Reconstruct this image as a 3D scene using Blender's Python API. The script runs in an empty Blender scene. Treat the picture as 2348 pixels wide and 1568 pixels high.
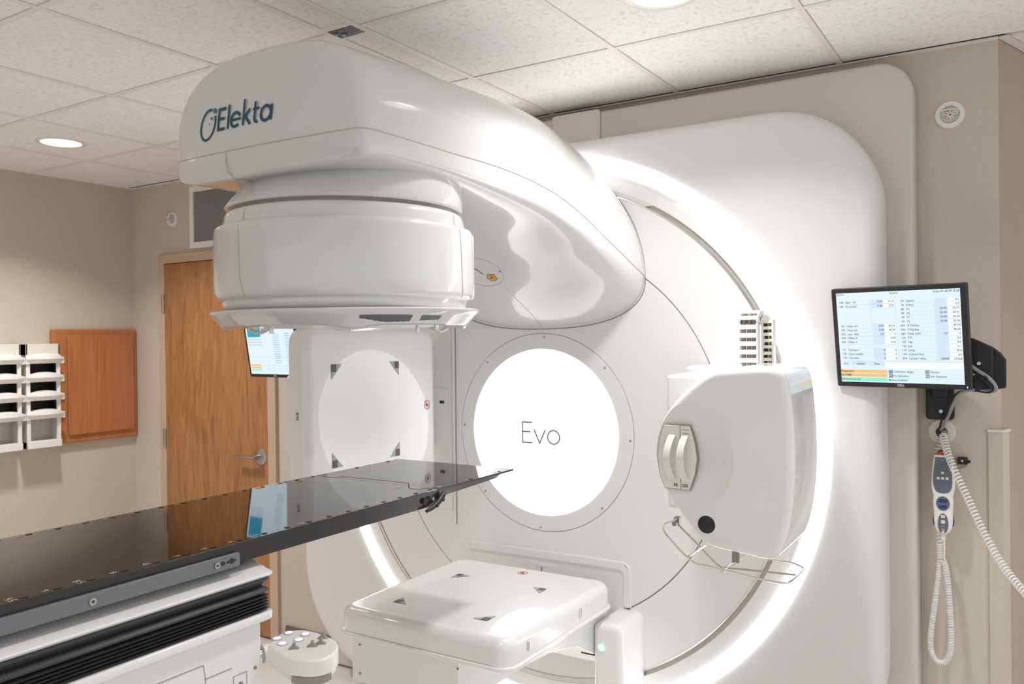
import bpy, math, random
from math import sin, cos, pi, radians as R, sqrt
from mathutils import Vector as V, Matrix as MX
S = bpy.context.scene
random.seed(7)

# ---------------------------------------------------------------- camera, exposure, room light
cam = bpy.data.cameras.new('camera'); co = bpy.data.objects.new('camera', cam)
S.collection.objects.link(co); S.camera = co
yw, pt_, rl = R(32.0786), R(-0.32606), R(0.69538)
fw = V((-sin(yw)*cos(pt_), cos(yw)*cos(pt_), sin(pt_)))
rt = V((cos(yw), sin(yw), 0)); dn = fw.cross(rt)
r2 = cos(rl)*rt + sin(rl)*dn; d2 = -sin(rl)*rt + cos(rl)*dn
m = MX.Identity(4)
for i in range(3):
    m[i][0] = r2[i]; m[i][1] = -d2[i]; m[i][2] = -fw[i]
co.matrix_world = MX.Translation((0, 0, 1.65)) @ m
cam.sensor_width = 36; cam.lens = 1899.2/2348*36; cam.clip_start = .05
cam.dof.use_dof = True; cam.dof.focus_distance = 2.3; cam.dof.aperture_fstop = 6.3
w = bpy.data.worlds.new('world'); S.world = w; w.use_nodes = True
w.node_tree.nodes['Background'].inputs[0].default_value = (.97, .985, 1, 1)
w.node_tree.nodes['Background'].inputs[1].default_value = .58
S.view_settings.view_transform = 'Standard'; S.view_settings.look = 'None'
S.view_settings.gamma = 1; S.view_settings.exposure = 0.58
S.view_settings.use_curve_mapping = False
S.cycles.max_bounces = 10; S.cycles.diffuse_bounces = 6; S.cycles.glossy_bounces = 5
S.cycles.caustics_reflective = False; S.cycles.sample_clamp_indirect = 6
S.cycles.use_denoising = True
LAMP_W = 10.5          # each ceiling downlight
RING_E = 11.0           # light ring of the gantry
DISC_E = 1.0           # round light panel

# ---------------------------------------------------------------- materials
MT = {}
def mat(name, col, rough=.5, metal=0., coat=0., emit=0., spec=.5, crough=.05, nodes=None):
    m = bpy.data.materials.new(name); m.use_nodes = True
    b = m.node_tree.nodes['Principled BSDF']
    b.inputs['Base Color'].default_value = (*col, 1); b.inputs['Roughness'].default_value = rough
    b.inputs['Metallic'].default_value = metal; b.inputs['Coat Weight'].default_value = coat
    b.inputs['Coat Roughness'].default_value = crough; b.inputs['Specular IOR Level'].default_value = spec
    if emit: b.inputs['Base Color'].default_value = (.02, .02, .02, 1); b.inputs['Emission Color'].default_value = (*col, 1); b.inputs['Emission Strength'].default_value = emit*2**-S.view_settings.exposure
    if nodes: nodes(m.node_tree, b)
    MT[name] = m; return m
def texco(nt, scale=(1, 1, 1)):
    tc = nt.nodes.new('ShaderNodeTexCoord'); mp = nt.nodes.new('ShaderNodeMapping')
    nt.links.new(tc.outputs['Object'], mp.inputs[0]); mp.inputs['Scale'].default_value = scale
    return mp.outputs[0]
def ramp(nt, fac, stops):
    r = nt.nodes.new('ShaderNodeValToRGB'); nt.links.new(fac, r.inputs[0])
    e = r.color_ramp.elements
    while len(e) < len(stops): e.new(.5)
    for k, (p, c) in enumerate(stops): e[k].position = p; e[k].color = (*c, 1)
    return r.outputs[0]
def noise(nt, vec, sc, det=3, rough=.5, dist=0):
    n = nt.nodes.new('ShaderNodeTexNoise'); nt.links.new(vec, n.inputs['Vector'])
    n.inputs['Scale'].default_value = sc; n.inputs['Detail'].default_value = det
    n.inputs['Roughness'].default_value = rough; n.inputs['Distortion'].default_value = dist
    return n.outputs['Fac']
def bump(nt, b, h, st, dist=.001):
    n = nt.nodes.new('ShaderNodeBump'); n.inputs['Strength'].default_value = st; n.inputs['Distance'].default_value = dist
    nt.links.new(h, n.inputs['Height']); nt.links.new(n.outputs[0], b.inputs['Normal'])
def mottled(c, k, sc, bs=0):
    def f(nt, b):
        n = noise(nt, texco(nt), sc, 4)
        nt.links.new(ramp(nt, n, [(.3, tuple(x*(1-k) for x in c)), (.7, tuple(min(1, x*(1+k)) for x in c))]), b.inputs['Base Color'])
        if bs: bump(nt, b, noise(nt, texco(nt), 420, 2), bs)
    return f
def wood(c1, c2, c3, sx, sz):
    def f(nt, b):
        v = texco(nt, (sx, sx, sz))
        n = noise(nt, v, 3.2, 8, .62, 1.2)
        v2 = texco(nt, (70, 70, 2.5)); n2 = noise(nt, v2, 3, 4, .6)
        mx = nt.nodes.new('ShaderNodeMath'); mx.operation = 'MULTIPLY_ADD'
        nt.links.new(n2, mx.inputs[0]); mx.inputs[1].default_value = .35; nt.links.new(n, mx.inputs[2])
        nt.links.new(ramp(nt, mx.outputs[0], [(.45, c1), (.62, c2), (.85, c3)]), b.inputs['Base Color'])
    return f
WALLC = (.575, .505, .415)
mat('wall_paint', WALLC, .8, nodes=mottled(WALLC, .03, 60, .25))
mat('wall_painted_shade', (.47, .36, .285), .8, nodes=mottled((.47, .36, .285), .03, 60, .25))  # darker, browner copy of wall_paint: the passage side's shade put into the colour
mat('frame_paint', (.56, .41, .29), .5)
mat('floor_vinyl', (.75, .73, .70), .28, nodes=mottled((.75, .73, .70), .04, 9))
mat('base_rubber', (.16, .12, .10), .6)
def tilef(nt, b):
    v = texco(nt)
    vo = nt.nodes.new('ShaderNodeTexVoronoi'); nt.links.new(v, vo.inputs['Vector']); vo.inputs['Scale'].default_value = 105
    vo.inputs['Randomness'].default_value = 1
    c = ramp(nt, vo.outputs['Distance'], [(.05, (.56, .54, .51)), (.13, (.92, .91, .895))])
    n = noise(nt, v, 70, 1)
    mxx = nt.nodes.new('ShaderNodeMix'); mxx.data_type = 'RGBA'
    nt.links.new(ramp(nt, n, [(.30, (0, 0, 0)), (.45, (1, 1, 1))]), mxx.inputs['Factor'])
    mxx.inputs[6].default_value = (.80, .775, .75, 1); nt.links.new(c, mxx.inputs[7])
    nt.links.new(mxx.outputs[2], b.inputs['Base Color'])
mat('ceiling_tile', (.8, .775, .75), .9, nodes=tilef)
mat('ceiling_bar', (.84, .81, .785), .5)
mat('dark_gap', (.03, .027, .025), .8)
mat('black_fixture', (.012, .012, .013), .35)
mat('oak_door', (.5, .25, .1), .38, nodes=wood((.24, .098, .032), (.36, .158, .055), (.46, .215, .082), 9, 1.1))
mat('cherry_wood', (.45, .18, .07), .35, nodes=wood((.33, .11, .038), (.43, .155, .055), (.50, .20, .08), 14, .5))
GW = (.70, .695, .69)
mat('white_gloss', GW, .16, coat=.6, crough=.02)
mat('white_satin', (.82, .815, .81), .32)
mat('drum_white', (.81, .805, .80), .27)
mat('panel_white', (.84, .835, .83), .28, coat=1.0, crough=.03)
mat('facade_white', (.73, .72, .71), .36)
mat('surround_grey', (.60, .56, .52), .45)
mat('surround_cream', (.66, .63, .58), .45)
mat('seam_grey', (.30, .27, .25), .5)
mat('seam_soft', (.52, .49, .46), .5)
mat('gap_grey', (.27, .245, .23), .4)
mat('body_white', (.84, .835, .83), .16, coat=.6, crough=.03)
mat('ring_glow', (1, .985, .97), emit=RING_E)
def discf(nt, b):
    v = texco(nt); sp = nt.nodes.new('ShaderNodeVectorMath'); sp.operation = 'DISTANCE'; sp.inputs[1].default_value = (0, .22, 1.262)
    nt.links.new(v, sp.inputs[0]); nt.links.new(ramp(nt, sp.outputs['Value'], [(0, (.97, .965, .96)), (.10, (.98, .975, .97)), (.24, (1.9, 1.88, 1.86)), (.34, (2.8, 2.77, 2.74))]), b.inputs['Emission Color'])
mat('disc_glow', (1, .99, .98), emit=DISC_E, nodes=discf)
mat('word_brown', (.13, .105, .10), .5)
mat('logo_blue', (.008, .075, .125), .35)
mat('logo_teal', (.01, .21, .30), .35)
mat('mark_dark', (.10, .105, .11), .5); mat('mark_pale', (.42, .43, .45), .5)
mat('mark_red', (.60, .04, .035), .5); mat('mark_black', (.02, .02, .02), .5)
mat('label_orange', (.72, .33, .03), .5)
mat('chrome', (.75, .72, .70), .12, metal=1)
mat('brushed_steel', (.52, .49, .46), .32, metal=1)
mat('screw_steel', (.30, .29, .28), .4, metal=.8)
def carbon(nt, b):
    v = texco(nt, (1, 1, 1))
    w1 = nt.nodes.new('ShaderNodeTexWave'); w1.bands_direction = 'DIAGONAL'; w1.inputs['Scale'].default_value = 130
    nt.links.new(v, w1.inputs['Vector'])
    nt.links.new(ramp(nt, w1.outputs['Color'], [(.2, (.010, .010, .010)), (.8, (.038, .036, .036))]), b.inputs['Base Color'])
mat('carbon_top', (.010, .009, .008), .04, spec=.75, coat=.15, crough=.01)
mat('carbon_side', (.02, .02, .02), .3, nodes=carbon)
mat('rail_grey', (.19, .19, .21), .42, metal=.35)
mat('bellows_black', (.034, .034, .038), .40)
mat('button_glow', (.93, .94, 1.0), emit=1.1)
mat('button_rim', (.45, .47, .60), .3)
mat('toggle_taupe', (.30, .28, .24), .5)
mat('green_glow', (.25, 1.0, .55), emit=1.3)
mat('led_white', (.75, 1, .9), emit=1.8)
mat('monitor_black', (.014, .013, .014), .42)
mat('arm_black', (.013, .012, .013), .5)
mat('screen_bg', (.76, .91, .99), emit=.98)
mat('screen_cell', (.66, .82, .97), emit=.95)
mat('screen_line', (.50, .68, .80), emit=.8)
mat('screen_text', (.04, .12, .17), emit=.4)
mat('screen_orange', (.98, .55, .18), emit=.95)
mat('screen_green', (.28, .92, .66), emit=.95)
mat('screen_white', (.93, .97, 1), emit=1.0)
mat('screen_teal', (.0, .36, .58), emit=.95)
mat('text_brown', (.25, .09, .01), emit=.3); mat('text_green', (.0, .22, .13), emit=.3)
mat('letter_silver', (.62, .60, .58), .4)
mat('plastic_white', (.80, .785, .76), .35)
mat('plastic_cream', (.70, .66, .58), .4)
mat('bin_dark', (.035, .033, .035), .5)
mat('pendant_grey', (.12, .135, .155), .4)
mat('pendant_blue', (.008, .035, .16), .3)
mat('key_blue', (.10, .15, .22), .4); mat('key_cream', (.75, .68, .52), .4); mat('key_white', (.7, .69, .67), .4)
mat('pendant_red', (.62, .035, .02), .35)
mat('cord_white', (.80, .78, .76), .35); mat('cable_grey', (.30, .31, .33), .4); mat('cable_black', (.015, .015, .016), .45)
mat('cable_yellow', (.75, .62, .03), .4); mat('cable_green', (.08, .40, .05), .4)
mat('cable_taupe', (.30, .25, .23), .45)
mat('grille_grey', (.32, .32, .33), .5); mat('grille_dark', (.12, .12, .125), .6)
mat('lamp_glow', (1, .97, .93), emit=3.0)

# ---------------------------------------------------------------- mesh helpers
class MB:
    def __init__(s): s.v = []; s.f = []; s.mi = []; s.ms = []; s.T = MX.Identity(4)
    def add(s, vs, fs, m):
        if m not in s.ms: s.ms.append(m)
        k = len(s.v); q = s.ms.index(m)
        s.v += [tuple(s.T @ V(p)) for p in vs]
        for f in fs: s.f.append([i+k for i in f]); s.mi.append(q)
        return s
    def box(s, a, b, m):
        (x0, y0, z0), (x1, y1, z1) = a, b
        x0, x1 = min(x0, x1), max(x0, x1); y0, y1 = min(y0, y1), max(y0, y1); z0, z1 = min(z0, z1), max(z0, z1)
        vs = [(x0,y0,z0),(x1,y0,z0),(x1,y1,z0),(x0,y1,z0),(x0,y0,z1),(x1,y0,z1),(x1,y1,z1),(x0,y1,z1)]
        return s.add(vs, [(0,3,2,1),(4,5,6,7),(0,1,5,4),(1,2,6,5),(2,3,7,6),(3,0,4,7)], m)
    def loft(s, rings, m, cap0=True, cap1=True, closed=True):
        n = len(rings[0]); vs = [p for r in rings for p in r]; fs = []
        for i in range(len(rings)-1):
            for j in range(n if closed else n-1):
                k = (j+1) % n; fs.append((i*n+j, i*n+k, (i+1)*n+k, (i+1)*n+j))
        if cap0: fs.append(tuple(range(n-1, -1, -1)))
        if cap1: fs.append(tuple((len(rings)-1)*n+j for j in range(n)))
        return s.add(vs, fs, m)
    def tube(s, pts, r, m, n=10, caps=True, flat=1.0):
        pts = [V(p) for p in pts]; rings = []
        t0 = (pts[1]-pts[0]).normalized(); up = V((0, 0, 1)) if abs(t0.z) < .9 else V((0, 1, 0))
        nn = t0.cross(up).normalized()
        for i, p in enumerate(pts):
            a = pts[max(i-1, 0)]; b = pts[min(i+1, len(pts)-1)]; t = (b-a).normalized()
            nn = (nn - t*nn.dot(t)).normalized(); bb = t.cross(nn)
            rr = r[i] if isinstance(r, (list, tuple)) else r
            rings.append([tuple(p + nn*cos(2*pi*k/n)*rr + bb*sin(2*pi*k/n)*rr*flat) for k in range(n)])
        return s.loft(rings, m, caps, caps)
    def cyl(s, c, ax, r, h, m, n=32, r1=None):
        c = V(c); a = V(ax).normalized(); u = a.orthogonal().normalized(); w_ = a.cross(u)
        r1 = r if r1 is None else r1
        return s.loft([[tuple(c+a*t+u*cos(2*pi*k/n)*q+w_*sin(2*pi*k/n)*q) for k in range(n)] for t, q in ((0, r), (h, r1))], m)
    def lathe(s, c, ax, prof, m, n=48, caps=(True, True), full=None):
        c = V(c); a = V(ax).normalized()
        u = V((1, 0, 0)) if abs(a.x) < .9 else V((0, 1, 0)); u = (u-a*u.dot(a)).normalized(); w_ = a.cross(u)
        return s.loft([[tuple(c+a*t+u*cos(2*pi*k/n)*q+w_*sin(2*pi*k/n)*q) for k in range(n)] for q, t in prof], m, *caps)
    def prism(s, outline, o, ux, uy, d, m, fil=0., fil1=0., seg=4):
        # outline (ccw seen from +d side) in axes ux,uy at o, pushed along d (vector with length); fillets at both ends
        o = V(o); ux = V(ux); uy = V(uy); d = V(d); L = d.length; dd = d.normalized()
        def inset(k):
            if k <= 0: return outline
            n = len(outline); out = []
            for i in range(n):
                p0, p1, p2 = outline[i-1], outline[i], outline[(i+1) % n]
                e1 = V((p1[0]-p0[0], p1[1]-p0[1])); e2 = V((p2[0]-p1[0], p2[1]-p1[1]))
                if e1.length < 1e-9 or e2.length < 1e-9: out.append(p1); continue
                e1.normalize(); e2.normalize()
                n1 = V((-e1.y, e1.x)); n2 = V((-e2.y, e2.x)); b = n1+n2
                if b.length < 1e-6: b = n1
                b.normalize(); q = max(b.dot(n1), .5)
                out.append((p1[0]+b.x*k/q, p1[1]+b.y*k/q))
            return out
        lv = []
        if fil > 0:
            for i in range(seg): a = i/seg*pi/2; lv.append((fil*(1-sin(a)), fil*(1-cos(a))))
            lv = [(fil*(1-sin(a)), fil*(1-cos(a))) for a in [i/seg*pi/2 for i in range(seg)]]
            lv = [(x[0], x[1]) for x in lv]
            lv = [(ins, t) for ins, t in lv] + [(0, fil)]
        else: lv = [(0, 0)]
        if fil1 > 0: lv += [(fil1*(1-cos(a)), L-fil1*(1-sin(a))) for a in [i/seg*pi/2 for i in range(seg+1)]]
        else: lv.append((0, L))
        if fil > 0: lv = [(lv[0][0]+.0012, lv[0][1])]+lv
        if fil1 > 0: lv.append((lv[-1][0]+.0012, lv[-1][1]))
        rings = [[tuple(o+ux*p[0]+uy*p[1]+dd*t) for p in inset(k)] for k, t in lv]
        return s.loft(rings, m)
    def text(s, st, o, ux, uy, size, m, al='L', off=.0004, bold=0.0):
        cu = bpy.data.curves.new('t', 'FONT'); cu.body = st; cu.size = size; cu.resolution_u = 2; cu.offset = bold
        cu.align_x = {'L': 'LEFT', 'R': 'RIGHT', 'C': 'CENTER'}[al]; cu.align_y = 'CENTER'
        ob = bpy.data.objects.new('t', cu); me = bpy.data.meshes.new_from_object(ob)
        ux = V(ux).normalized(); uy = V(uy).normalized(); nz = ux.cross(uy); o = V(o)+nz*off
        s.add([tuple(o+ux*p.co.x+uy*p.co.y) for p in me.vertices], [tuple(p.vertices) for p in me.polygons], m)
        bpy.data.objects.remove(ob); bpy.data.curves.remove(cu); bpy.data.meshes.remove(me); return s
    def ribbon(s, pts, wd, o, ux, uy, m, off=.0006):
        ux = V(ux); uy = V(uy); nz = ux.cross(uy).normalized(); o = V(o)+nz*off
        P = [V(p).to_2d() if len(p) > 2 else V(p) for p in pts]; L_, R_ = [], []
        for i, p in enumerate(P):
            a = P[max(i-1, 0)]; b = P[min(i+1, len(P)-1)]
            if 0 < i < len(P)-1:
                e1 = (p-a).normalized(); e2 = (b-p).normalized(); t = (e1+e2).normalized(); q = 1/max(.4, t.dot(e1))
            else: t = (b-a).normalized(); q = 1
            nn = V((-t.y, t.x))*wd/2*q; L_.append(p+nn); R_.append(p-nn)
        n = len(P); vs = [tuple(o+ux*q.x+uy*q.y) for q in L_+R_]
        return s.add(vs, [(n+i, n+i+1, i+1, i) for i in range(n-1)], m)
    def build(s, name, parent=None, bevel=0, seg=2, angle=35, sharp=True, weld=False):
        me = bpy.data.meshes.new(name)
        org = parent_origin(parent) if parent else V((0, 0, 0))
        me.from_pydata([tuple(V(p)-org) for p in s.v], [], s.f)
        for q in s.ms: me.materials.append(MT[q])
        me.polygons.foreach_set('material_index', s.mi)
        me.shade_smooth(); me.set_sharp_from_angle(angle=R(angle)); me.update()
        ob = bpy.data.objects.new(name, me); S.collection.objects.link(ob)
        if parent: ob.parent = parent
        if weld:
            q = ob.modifiers.new('w', 'WELD'); q.merge_threshold = .0004
        if bevel:
            b = ob.modifiers.new('b', 'BEVEL'); b.width = bevel; b.segments = seg; b.limit_method = 'ANGLE'; b.angle_limit = R(30)
            b.harden_normals = True
        return ob
def parent_origin(p):
    o = V((0, 0, 0))
    while p: o += p.location; p = p.parent
    return o
def thing(name, label, cat, loc, group=None):
    o = bpy.data.objects.new(name, None); S.collection.objects.link(o); o.location = loc
    o.empty_display_size = .05; o['label'] = label; o['category'] = cat
    if group: o['group'] = group
    return o
def lab(o, t): o['label'] = t; return o
def struct(o): o['kind'] = 'structure'; return o
def rrect(w_, h, r, n=6, cx=0, cy=0):
    out = []
    rs = r if isinstance(r, (list, tuple)) else (r, r, r, r)   # br, tr, tl, bl
    for (sx, sy, a0), q in zip(((1, -1, -90), (1, 1, 0), (-1, 1, 90), (-1, -1, 180)), rs):
        for i in range(n+1):
            a = R(a0+90*i/n); out.append((cx+sx*(w_/2-q)+q*cos(a), cy+sy*(h/2-q)+q*sin(a)))
    return out
def interp(tab, x):
    # smooth (catmull-like) interpolation of table rows by first column
    if x <= tab[0][0]: return tab[0][1:]
    for i in range(len(tab)-1):
        a, b = tab[i], tab[i+1]
        if x <= b[0]:
            t = (x-a[0])/(b[0]-a[0]); p = tab[max(i-1, 0)]; q = tab[min(i+2, len(tab)-1)]; out = []
            for k in range(1, len(a)):
                h = b[0]-a[0]
                m0 = (b[k]-p[k])/(b[0]-p[0])*h if i > 0 else (b[k]-a[k])
                m1 = (q[k]-a[k])/(q[0]-a[0])*h if i+2 < len(tab) else (b[k]-a[k])
                out.append((2*t**3-3*t*t+1)*a[k]+(t**3-2*t*t+t)*m0+(-2*t**3+3*t*t)*b[k]+(t**3-t*t)*m1)
            return out
    return tab[-1][1:]
def arc(cx, cy, r, a0, a1, n=20, ry=None):
    ry = r if ry is None else ry
    return [(cx+r*cos(R(a0+(a1-a0)*i/n)), cy+ry*sin(R(a0+(a1-a0)*i/n))) for i in range(n+1)]
def spl(pts, n=8):
    P = [V(p) for p in pts]; out = []
    for i in range(len(P)-1):
        p0, p1, p2, p3 = P[max(i-1, 0)], P[i], P[i+1], P[min(i+2, len(P)-1)]
        for k in range(n):
            t = k/n
            out.append(.5*((2*p1)+(p2-p0)*t+(2*p0-5*p1+4*p2-p3)*t*t+(3*p1-p0-3*p2+p3)*t**3))
    out.append(P[-1]); return out
X, Y, Z = V((1, 0, 0)), V((0, 1, 0)), V((0, 0, 1))

# ================================================================ ROOM
WY, LX, CZ, CX = 3.15, -4.78, 2.61, -.085
AX, AZ, D, HY = -1.688, 1.262, 2.92, 1.794      # gantry axis x, z; drum face y; treatment head axis y
struct(MB().box((-5, -7, -.1), (6, 5.3, 0), 'floor_vinyl').build('floor'))
struct(MB().box((LX-.15, -3.1, 0), (LX, WY+.15, 2.9), 'wall_paint').build('wall_left'))
b = MB(); DX0, DX1, DZ = -4.444, -3.55, 2.12
b.box((LX, WY, 0), (DX0, WY+.15, 2.9), 'wall_paint').box((DX1, WY, 0), (CX, WY+.15, 2.9), 'wall_paint').box((DX0, WY, DZ), (DX1, WY+.15, 2.9), 'wall_paint')
struct(b.build('wall_back'))
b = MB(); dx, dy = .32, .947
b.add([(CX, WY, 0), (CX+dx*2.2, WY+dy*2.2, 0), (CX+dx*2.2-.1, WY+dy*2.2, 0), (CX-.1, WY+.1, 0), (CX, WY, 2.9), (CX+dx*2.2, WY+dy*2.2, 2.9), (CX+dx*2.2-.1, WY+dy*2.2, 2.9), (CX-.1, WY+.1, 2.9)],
      [(0, 1, 5, 4), (1, 2, 6, 5), (2, 3, 7, 6), (3, 0, 4, 7)], 'wall_painted_shade')
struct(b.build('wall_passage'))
struct(MB().box((-.3, 5.2, 0), (2.1, 5.3, 2.9), 'wall_paint').build('wall_far'))
# baseboards
struct(MB().box((-3.44, WY-.012, 0), (CX, WY, .10), 'base_rubber').build('baseboard_back'))
struct(MB().box((LX, -3.1, 0), (LX+.012, WY, .10), 'base_rubber').build('baseboard_left'))
# ceiling: slab, lay-in tiles, exposed bars
gx = [-4.22, -3.62, -3.02, -2.40, -1.86, -1.74, -1.177, -.57, .03, .64, 1.25, 1.86]
gy = [-3.0+.0, -2.39, -1.78, -1.165, -.55, .07, .685, 1.30, 1.915, 2.53]
xs = [LX]+gx+[2.0]; ys = [-3.1]+gy[1:]+[WY-.02]
b = MB(); b.box((-5, -3.2, CZ+.03), (2.1, 5.3, CZ+.12), 'ceiling_tile')
c_ = .0125
for i in range(len(xs)-1):
    for j in range(len(ys)-1):
        x0, x1, y0, y1 = xs[i]+c_, xs[i+1]-c_, ys[j]+c_, ys[j+1]-c_
        if i == 5 and j == 7:
            b.box((x0, y0, CZ), (x1, 1.865, CZ+.02), 'ceiling_tile'); continue
        if i == 5 and j == 8: b.box((x0, 1.968, CZ), (x1, y1, CZ+.02), 'ceiling_tile'); continue
        b.box((x0, y0, CZ), (x1, y1, CZ+.02), 'ceiling_tile')
b.box((-.12, WY+.01, CZ), (2, 5.2, CZ+.02), 'ceiling_tile')
cl = struct(b.build('ceiling'))
b = MB()
for x in gx: b.box((x-.0105, -3.1, CZ-.004), (x+.0105, WY, CZ+.012), 'ceiling_bar')
for y in gy[1:]:
    for i in range(len(xs)-1): b.box((xs[i]+.0105, y-.0105, CZ-.0035), (xs[i+1]-.0105, y+.0105, CZ+.012), 'ceiling_bar')
b.box((-1.85, 1.865, CZ-.003), (-1.75, 1.893, CZ+.012), 'ceiling_bar').box((-1.85, 1.952, CZ-.003), (-1.75, 1.968, CZ+.012), 'ceiling_bar')
struct(b.build('trim_1', bevel=.001))
b = MB(); b.box((LX, WY-.022, CZ-.006), (CX+.0, WY, CZ+.008), 'ceiling_bar').box((LX, -3.1, CZ-.004), (LX+.02, WY-.022, CZ+.008), 'ceiling_bar')
b.box((LX, WY-.03, CZ-.001), (CX+.02, WY-.022, CZ+.004), 'dark_gap')
b.add([(CX-.004, WY-.022, CZ-.004), (CX+.03, WY-.022, CZ-.004), (CX+.03+dx*2, WY-.02+dy*2, CZ-.004), (CX+dx*2, WY+dy*2, CZ-.004)], [(0, 1, 2, 3)], 'ceiling_bar')
struct(b.build('trim_2'))
# slot with dark laser fixture
t = thing('ceiling_fixture', 'small black rectangular fixture with dotted face set in the ceiling strip above the machine arm', 'ceiling fixture', (-1.80, 1.922, CZ))
b = MB().box((-1.850, 1.892, CZ-.0045), (-1.7505, 1.953, CZ+.028), 'black_fixture')
b.build('housing', t)
b = MB()
for i in range(6):
    for j in range(3): b.cyl((-1.80+i*.0085, 1.906+j*.013, CZ-.004), (0, 0, -1), .0014, .002, 'screw_steel', 8)
b.cyl((-1.835, 1.915, CZ-.004), (0, 0, -1), .006, .006, 'cable_grey', 12).box((-1.825, 1.925, CZ-.009), (-1.81, 1.94, CZ-.004), 'cable_grey')
b.build('perforated_face', t)

# ceiling downlights
def downlight(x, y, label, k=1.):
    t = thing('recessed_ceiling_light', label, 'ceiling light', (x, y, CZ), 'recessed round ceiling lights')
    b = MB(); b.lathe((x, y, CZ), (0, 0, -1), [(.088, -.004), (.108, -.004), (.110, .003), (.104, .006), (.092, .006), (.088, .002), (.088, -.004)], 'plastic_white', 48, (False, False))
    b.build('trim_ring', t)
    MB().cyl((x, y, CZ-.001), (0, 0, -1), .0885, .001, 'lamp_glow', 48).build('lens', t)
    l = bpy.data.lights.new('bulb', 'AREA'); l.shape = 'DISK'; l.size = .17; l.energy = LAMP_W*k; l.color = (1, .99, .98); l.spread = R(125)
    lo = bpy.data.objects.new('bulb', l); S.collection.objects.link(lo); lo.parent = t; lo.location = (0, 0, -.008)
downlight(-3.93, 2.225, 'round recessed ceiling light glowing white near the wooden door corner')
downlight(-.872, 2.21, 'round recessed ceiling light above the right side of the machine, cut by the top edge', .62)
downlight(-3.93, .38, 'recessed round ceiling light behind the camera, over the left wall', .5)
downlight(-.87, .38, 'recessed round ceiling light just behind the camera', .25)
downlight(-2.40, -1.1, 'recessed round ceiling light behind the camera, over the couch foot', .3)
downlight(1.1, 2.2, 'recessed round ceiling light right of the camera, in the side passage', .7)

# door
t = struct(MB().box((DX0+.004, WY-.012, .012), (DX1-.004, WY+.03, DZ-.004), 'oak_door').build('door_1', bevel=.001))
b = MB()
for x0, x1, z0, z1 in ((DX0-.052, DX0, 0, DZ+.055), (DX1, DX1+.062, 0, DZ+.055), (DX0, DX1, DZ, DZ+.055)):
    b.box((x0, WY-.02, z0), (x1, WY+.06, z1), 'frame_paint')
b.box((DX0, WY+.06, 0), (DX1, WY+.07, DZ), 'dark_gap')
b.build('door_frame', t, bevel=.003)
for z in (1.88, 1.065, .30):
    b = MB(); b.cyl((DX0-.004, WY-.022, z-.055), (0, 0, 1), .0075, .11, 'brushed_steel', 12).box((DX0-.022, WY-.0225, z-.055), (DX0-.004, WY-.0185, z+.055), 'brushed_steel')
    b.build('hinge', t)
b = MB(); hx, hz = -3.615, 1.005
b.lathe((hx, WY-.012, hz), (0, -1, 0), [(.001, .012), (.030, .012), (.044, .006), (.047, 0)], 'brushed_steel', 32)
b.cyl((hx, WY-.02, hz), (0, -1, 0), .014, .045, 'brushed_steel', 20)
b.tube([(hx+.008, WY-.06, hz), (hx-.05, WY-.062, hz+.001), (hx-.11, WY-.062, hz-.002), (hx-.165, WY-.058, hz-.002)], [.016, .013, .012, .012], 'brushed_steel', 12, flat=.65)
b.build('door_handle', t)

# return air grille above door
t = thing('air_vent', 'white framed grey louvred air vent on the wall above the wooden door', 'air vent', (-3.95, WY, 2.38))
b = MB(); gx0, gx1, gz0, gz1 = -4.20, -3.62, 2.195, 2.56
for a, c in (((gx0, gz0), (gx1, gz0+.035)), ((gx0, gz1-.035), (gx1, gz1)), ((gx0, gz0+.035), (gx0+.035, gz1-.035)), ((gx1-.035, gz0+.035), (gx1, gz1-.035))):
    b.box((a[0], WY-.014, a[1]), (c[0], WY, c[1]), 'plastic_white')
b.build('frame', t)
b = MB(); b.box((gx0+.03, WY-.002, gz0+.03), (gx1-.03, WY-.0005, gz1-.03), 'grille_dark')
k = gx0+.037
while k < gx1-.036: b.box((k, WY-.009, gz0+.035), (k+.0035, WY-.002, gz1-.035), 'grille_grey'); k += .0075
for i in range(22):
    z = gz0+.035+(gz1-gz0-.07)*i/21; b.box((gx0+.035, WY-.0075, z-.0008), (gx1-.035, WY-.002, z+.0008), 'grille_grey')
b.build('louvres', t)

# sidewall sprinklers
def sprinkler(x, z, label, s=1.0):
    t = thing('sprinkler', label, 'sprinkler', (x, WY, z))
    b = MB(); b.lathe((x, WY, z), (0, -1, 0), [(.046*s, 0), (.046*s, .004), (.043*s, .009), (.030*s, .009), (.027*s, .004), (.026*s, .0015)], 'plastic_white', 40)
    b.build('escutcheon', t)
    b = MB(); b.cyl((x, WY-.002, z), (0, -1, 0), .0245*s, .003, 'letter_silver', 28).cyl((x+.003, WY-.004, z-.004), (0, -1, 0), .012, .018, 'letter_silver', 16)
    for a in range(0, 360, 45):
        b.T = MX.Translation((x+.003, WY-.030, z-.006)) @ MX.Rotation(R(a), 4, 'Y'); b.box((.003, -.001, -.0018), (.014, .001, .0018), 'plastic_white')
    b.T = MX.Identity(4)
    b.tube([(x-.016, WY-.006, z-.002), (x-.018, WY-.022, z-.002), (x-.004, WY-.032, z-.006)], .002, 'plastic_white', 8)
    b.tube([(x+.022, WY-.006, z-.002), (x+.024, WY-.022, z-.002), (x+.010, WY-.032, z-.006)], .002, 'plastic_white', 8)
    b.box((x-.022, WY-.034, z+.010), (x+.026, WY-.010, z+.013), 'plastic_white').box((x-.022, WY-.012, z+.004), (x+.026, WY-.010, z+.013), 'plastic_white')
    b.cyl((x+.003, WY-.034, z-.006), (0, 1, 0), .003, .006, 'pendant_red', 10)
    b.build('deflector', t)
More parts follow.
